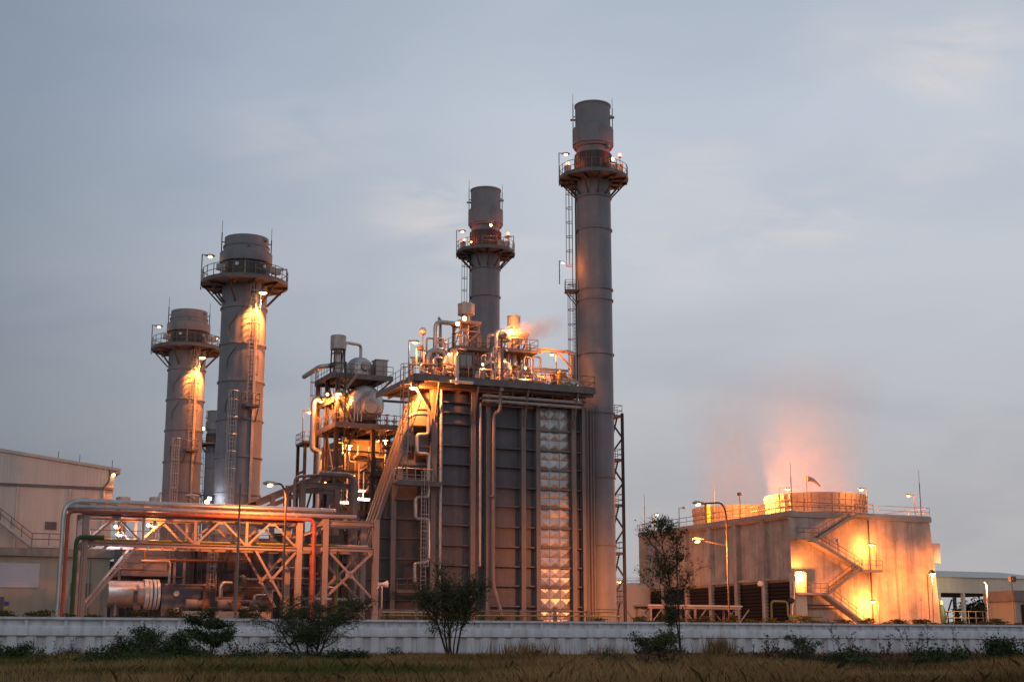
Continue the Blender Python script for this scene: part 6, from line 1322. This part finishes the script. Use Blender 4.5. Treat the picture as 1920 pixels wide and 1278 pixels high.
def clump(px, Z, h, n, label, seed, wid=.5):
    b = gpt(px, Z); rng = np.random.default_rng(seed); B = np.stack([rng.normal(0, wid, n), rng.normal(0, wid*.5, n), np.full(n, -.05)], 1); hh = h*rng.uniform(.5, 1.1, n); ln = rng.normal(0, .12, (n, 2)); a = rng.uniform(0, 6.28, n)
    s = np.stack([np.cos(a), np.sin(a), 0*a], 1)*.012; T = B + np.concatenate([ln*hh[:, None], hh[:, None]], 1); Md = B + np.concatenate([ln*.4*hh[:, None], .6*hh[:, None]], 1)
    P = np.stack([B-s, B+s, Md+s*.8, T, Md-s*.8], 1).reshape(-1, 3); o = np_mesh('grass_clump', P, np.arange(5*n).reshape(-1, 5), LEAF['grass'], None, b); tag(o, label, 'grass clump')
clump(1348, 78, 1.45, 700, 'tall upright clump of dry grass right of the rounded shrub', 51, .5)
clump(985, 80, 1.15, 600, 'wide clump of tall reddish dry grass right of the main tree', 52, 1.1)
clump(1140, 82, 1.0, 300, 'thin clump of tall dry grass halfway along the white wall', 53, .9)
def weed_patch():
    rnd = random.Random(19); protos = []
    for k in range(4):
        b = gpt(300 + 40*k, 64); h = (.55, .7, .9, .6)[k]; protos.append((plant('leafy_weed', 'small leafy weed in the grass before the white wall', 'weed', b, h, 1.1, 5, LEAF[('bush', 'tree', 'feather', 'weed')[k]], 620, .10, .03, 200+k, droop=.2, first=.1, group='leafy weeds in the grass', trunk_r=.012, depth=2, fork=.5, ups=.7, cl=.14), b))
    for k in range(95):
        x = rnd.choice((rnd.uniform(0, 760), rnd.uniform(0, 1920), rnd.uniform(1280, 1920))); Z = rnd.uniform(46, 94 if x < 900 else 104); p = gpt(x, Z)
        if p[1] > -1.0: continue
        c = copy_tree(protos[k % 4 if x < 1200 else rnd.choice((0, 3, 3))][0], None, p); c.rotation_euler.z = rnd.uniform(0, 6.28); q = rnd.uniform(.7, 1.5); c.scale = (q, q, q*rnd.uniform(.8, 1.3))
weed_patch()
# hedge shrubs right behind the wall
def hedge():
    rnd = random.Random(9); rng = np.random.default_rng(9); first = None; HL = 'low yellowish hedge shrub peeping over the top of the white wall'
    us = [(pv(x, 1165, 1.6)[0], x) for x in [8, 22, 60, 78, 128, 170, 178, 225, 238, 262, 290, 318, 330] + list(range(470, 1165, 66)) + [x for x in range(1200, 1915, 15) if x % 7 != 2]]
    for i, (u, x) in enumerate(us):
        u += rnd.uniform(-.25, .25); z = rnd.uniform(-.10, .10) - (.14 if 470 < x < 1165 else 0)
        if first is None:
            first = thing('hedge_shrub', HL, 'shrub', (u, 1.6, z), 'hedge shrubs behind the white wall'); m = MB()
            for k in range(5): an = k*1.3; m.tube((u, 1.6, z-.2), (u+.22*math.cos(an), 1.6+.22*math.sin(an), z+2.1), .02, 4)
            m.build('stem', M['bark'], first); n = 520; C = np.stack([rng.normal(0, .26, n), rng.normal(0, .24, n), 2.65 - np.abs(rng.normal(0, .42, n))], 1); dd = rng.normal(size=(n, 3)); dd[:, 2] = np.abs(dd[:, 2])
            P, F_ = leaves(rng, C, dd, .13, .035); np_mesh('foliage', P, F_, LEAF['hedge'], first)
        else: c = copy_tree(first, None, (u, 1.6 + rnd.uniform(-.2, .3), z)); c.rotation_euler.z = rnd.uniform(0, 6.28); k_ = rnd.uniform(.72, 1.12); c.scale = (k_*1.15, k_*1.15, rnd.uniform(.86, 1.05))
hedge()
for x, Z, h, s, lab in ((1845, 215, 9, 61, 'dark tree seen through the open shed'), (1885, 230, 8, 62, 'dark tree seen through the right bay of the open shed')):
    p = pz(x, 1160, Z); plant('tree', lab, 'tree', (p[0], p[1], 0), h, .8, 3, LEAF['tree'], 3500, .7, .12, s, first=.2, trunk_r=.15, cl=1.0)

# ---------------------------------------------------------------- steam
def steam(label, c, size, dens, seed, lean=(0, 0), col=(.97, .95, .94), nscale=.35, anis=.2, power=1.6):
    m = bpy.data.materials.new('steam'); m.use_nodes = True; t = m.node_tree; t.nodes.clear(); n = t.nodes.new; l = t.links.new
    o_ = n('ShaderNodeOutputMaterial'); pvn = n('ShaderNodeVolumeScatter'); pvn.inputs['Color'].default_value = (1, 1, 1, 1); pvn.inputs['Anisotropy'].default_value = 0.0; l(pvn.outputs[0], o_.inputs['Volume'])
    tc = n('ShaderNodeTexCoord'); sp = n('ShaderNodeSeparateXYZ'); l(tc.outputs['Object'], sp.inputs[0])
    def math_(op, a, b=None, c_=None):
        k = n('ShaderNodeMath'); k.operation = op
        for i, x in enumerate((a, b, c_)):
            if x is None: continue
            if isinstance(x, (int, float)): k.inputs[i].default_value = x
            else: l(x, k.inputs[i])
        return k.outputs[0]
    h = math_('DIVIDE', sp.outputs[2], size[2])                    # 0 at the mouth, 1 at the top
    hc = math_('MAXIMUM', h, 0.0)
    cx = math_('SUBTRACT', sp.outputs[0], math_('MULTIPLY', math_('POWER', hc, 1.2), lean[0])); cy = math_('SUBTRACT', sp.outputs[1], math_('MULTIPLY', hc, lean[1]))
    rad = math_('MULTIPLY_ADD', hc, size[1]-size[0], size[0])
    r2 = math_('DIVIDE', math_('SQRT', math_('ADD', math_('MULTIPLY', cx, cx), math_('MULTIPLY', cy, cy))), rad)
    body = math_('POWER', math_('MAXIMUM', math_('SUBTRACT', 1.0, r2), 0.0), .8)
    fade = math_('POWER', math_('MAXIMUM', math_('SUBTRACT', 1.0, hc), 0.0), power)
    no = n('ShaderNodeTexNoise'); no.inputs['Scale'].default_value = nscale; no.inputs['Detail'].default_value = 3; no.inputs['Distortion'].default_value = .8; l(tc.outputs['Object'], no.inputs[0])
    nz = n('ShaderNodeMapRange'); nz.inputs[1].default_value = .36; nz.inputs[2].default_value = .66; l(no.outputs[0], nz.inputs[0])
    d = math_('MULTIPLY', math_('MULTIPLY', body, fade), math_('MULTIPLY', math_('MULTIPLY_ADD', nz.outputs[0], .8, .2), dens)); l(d, pvn.inputs['Density'])
    b = MB(); k = size
    prof = [(k[0]*1.02, -.0)] + [(k[0] + (k[1]-k[0])*f, k[2]*f) for f in (.25, .5, .75, 1.0)]
    vs = MB(); vs.lathe((c[0], c[1], c[2]), prof, 24)
    for i, p in enumerate(vs.v):
        f = (p[2]-c[2])/k[2]; vs.v[i] = (p[0] + lean[0]*max(f, 0)**1.2, p[1] + lean[1]*f, p[2])
    o = vs.build('steam_plume', m, base=c); tag(o, label, 'steam'); return o
steam('pink steam rising from the nearer fan stack', (69.3, VC+9.6, 19.4), (6.2, 11.5, 21), .15, 1, (2, 0), power=1.2)
steam('pink steam rising from the farther fan stack', (69.3, VC+27.8, 19.4), (6.2, 12, 22), .14, 2, (1, 0), power=1.2)
h = up(956, 625, 25.6)
def wisp():
    a = V3((h[0]-.5, 25.6, h[2]-.3)); o = steam('orange lit puff of steam drifting right from the smaller vent silencer', tuple(a), (.9, 1.5, 7.5), 2.6, 3, (0, 0), nscale=.9, power=1.5)
    o.rotation_euler = Matrix.Rotation(TH, 4, 'Z').to_quaternion().to_matrix().to_4x4().to_euler(); o.rotation_euler = (Matrix.Rotation(TH, 4, 'Z') @ Matrix.Rotation(R(74), 4, 'Y')).to_euler()
wisp()
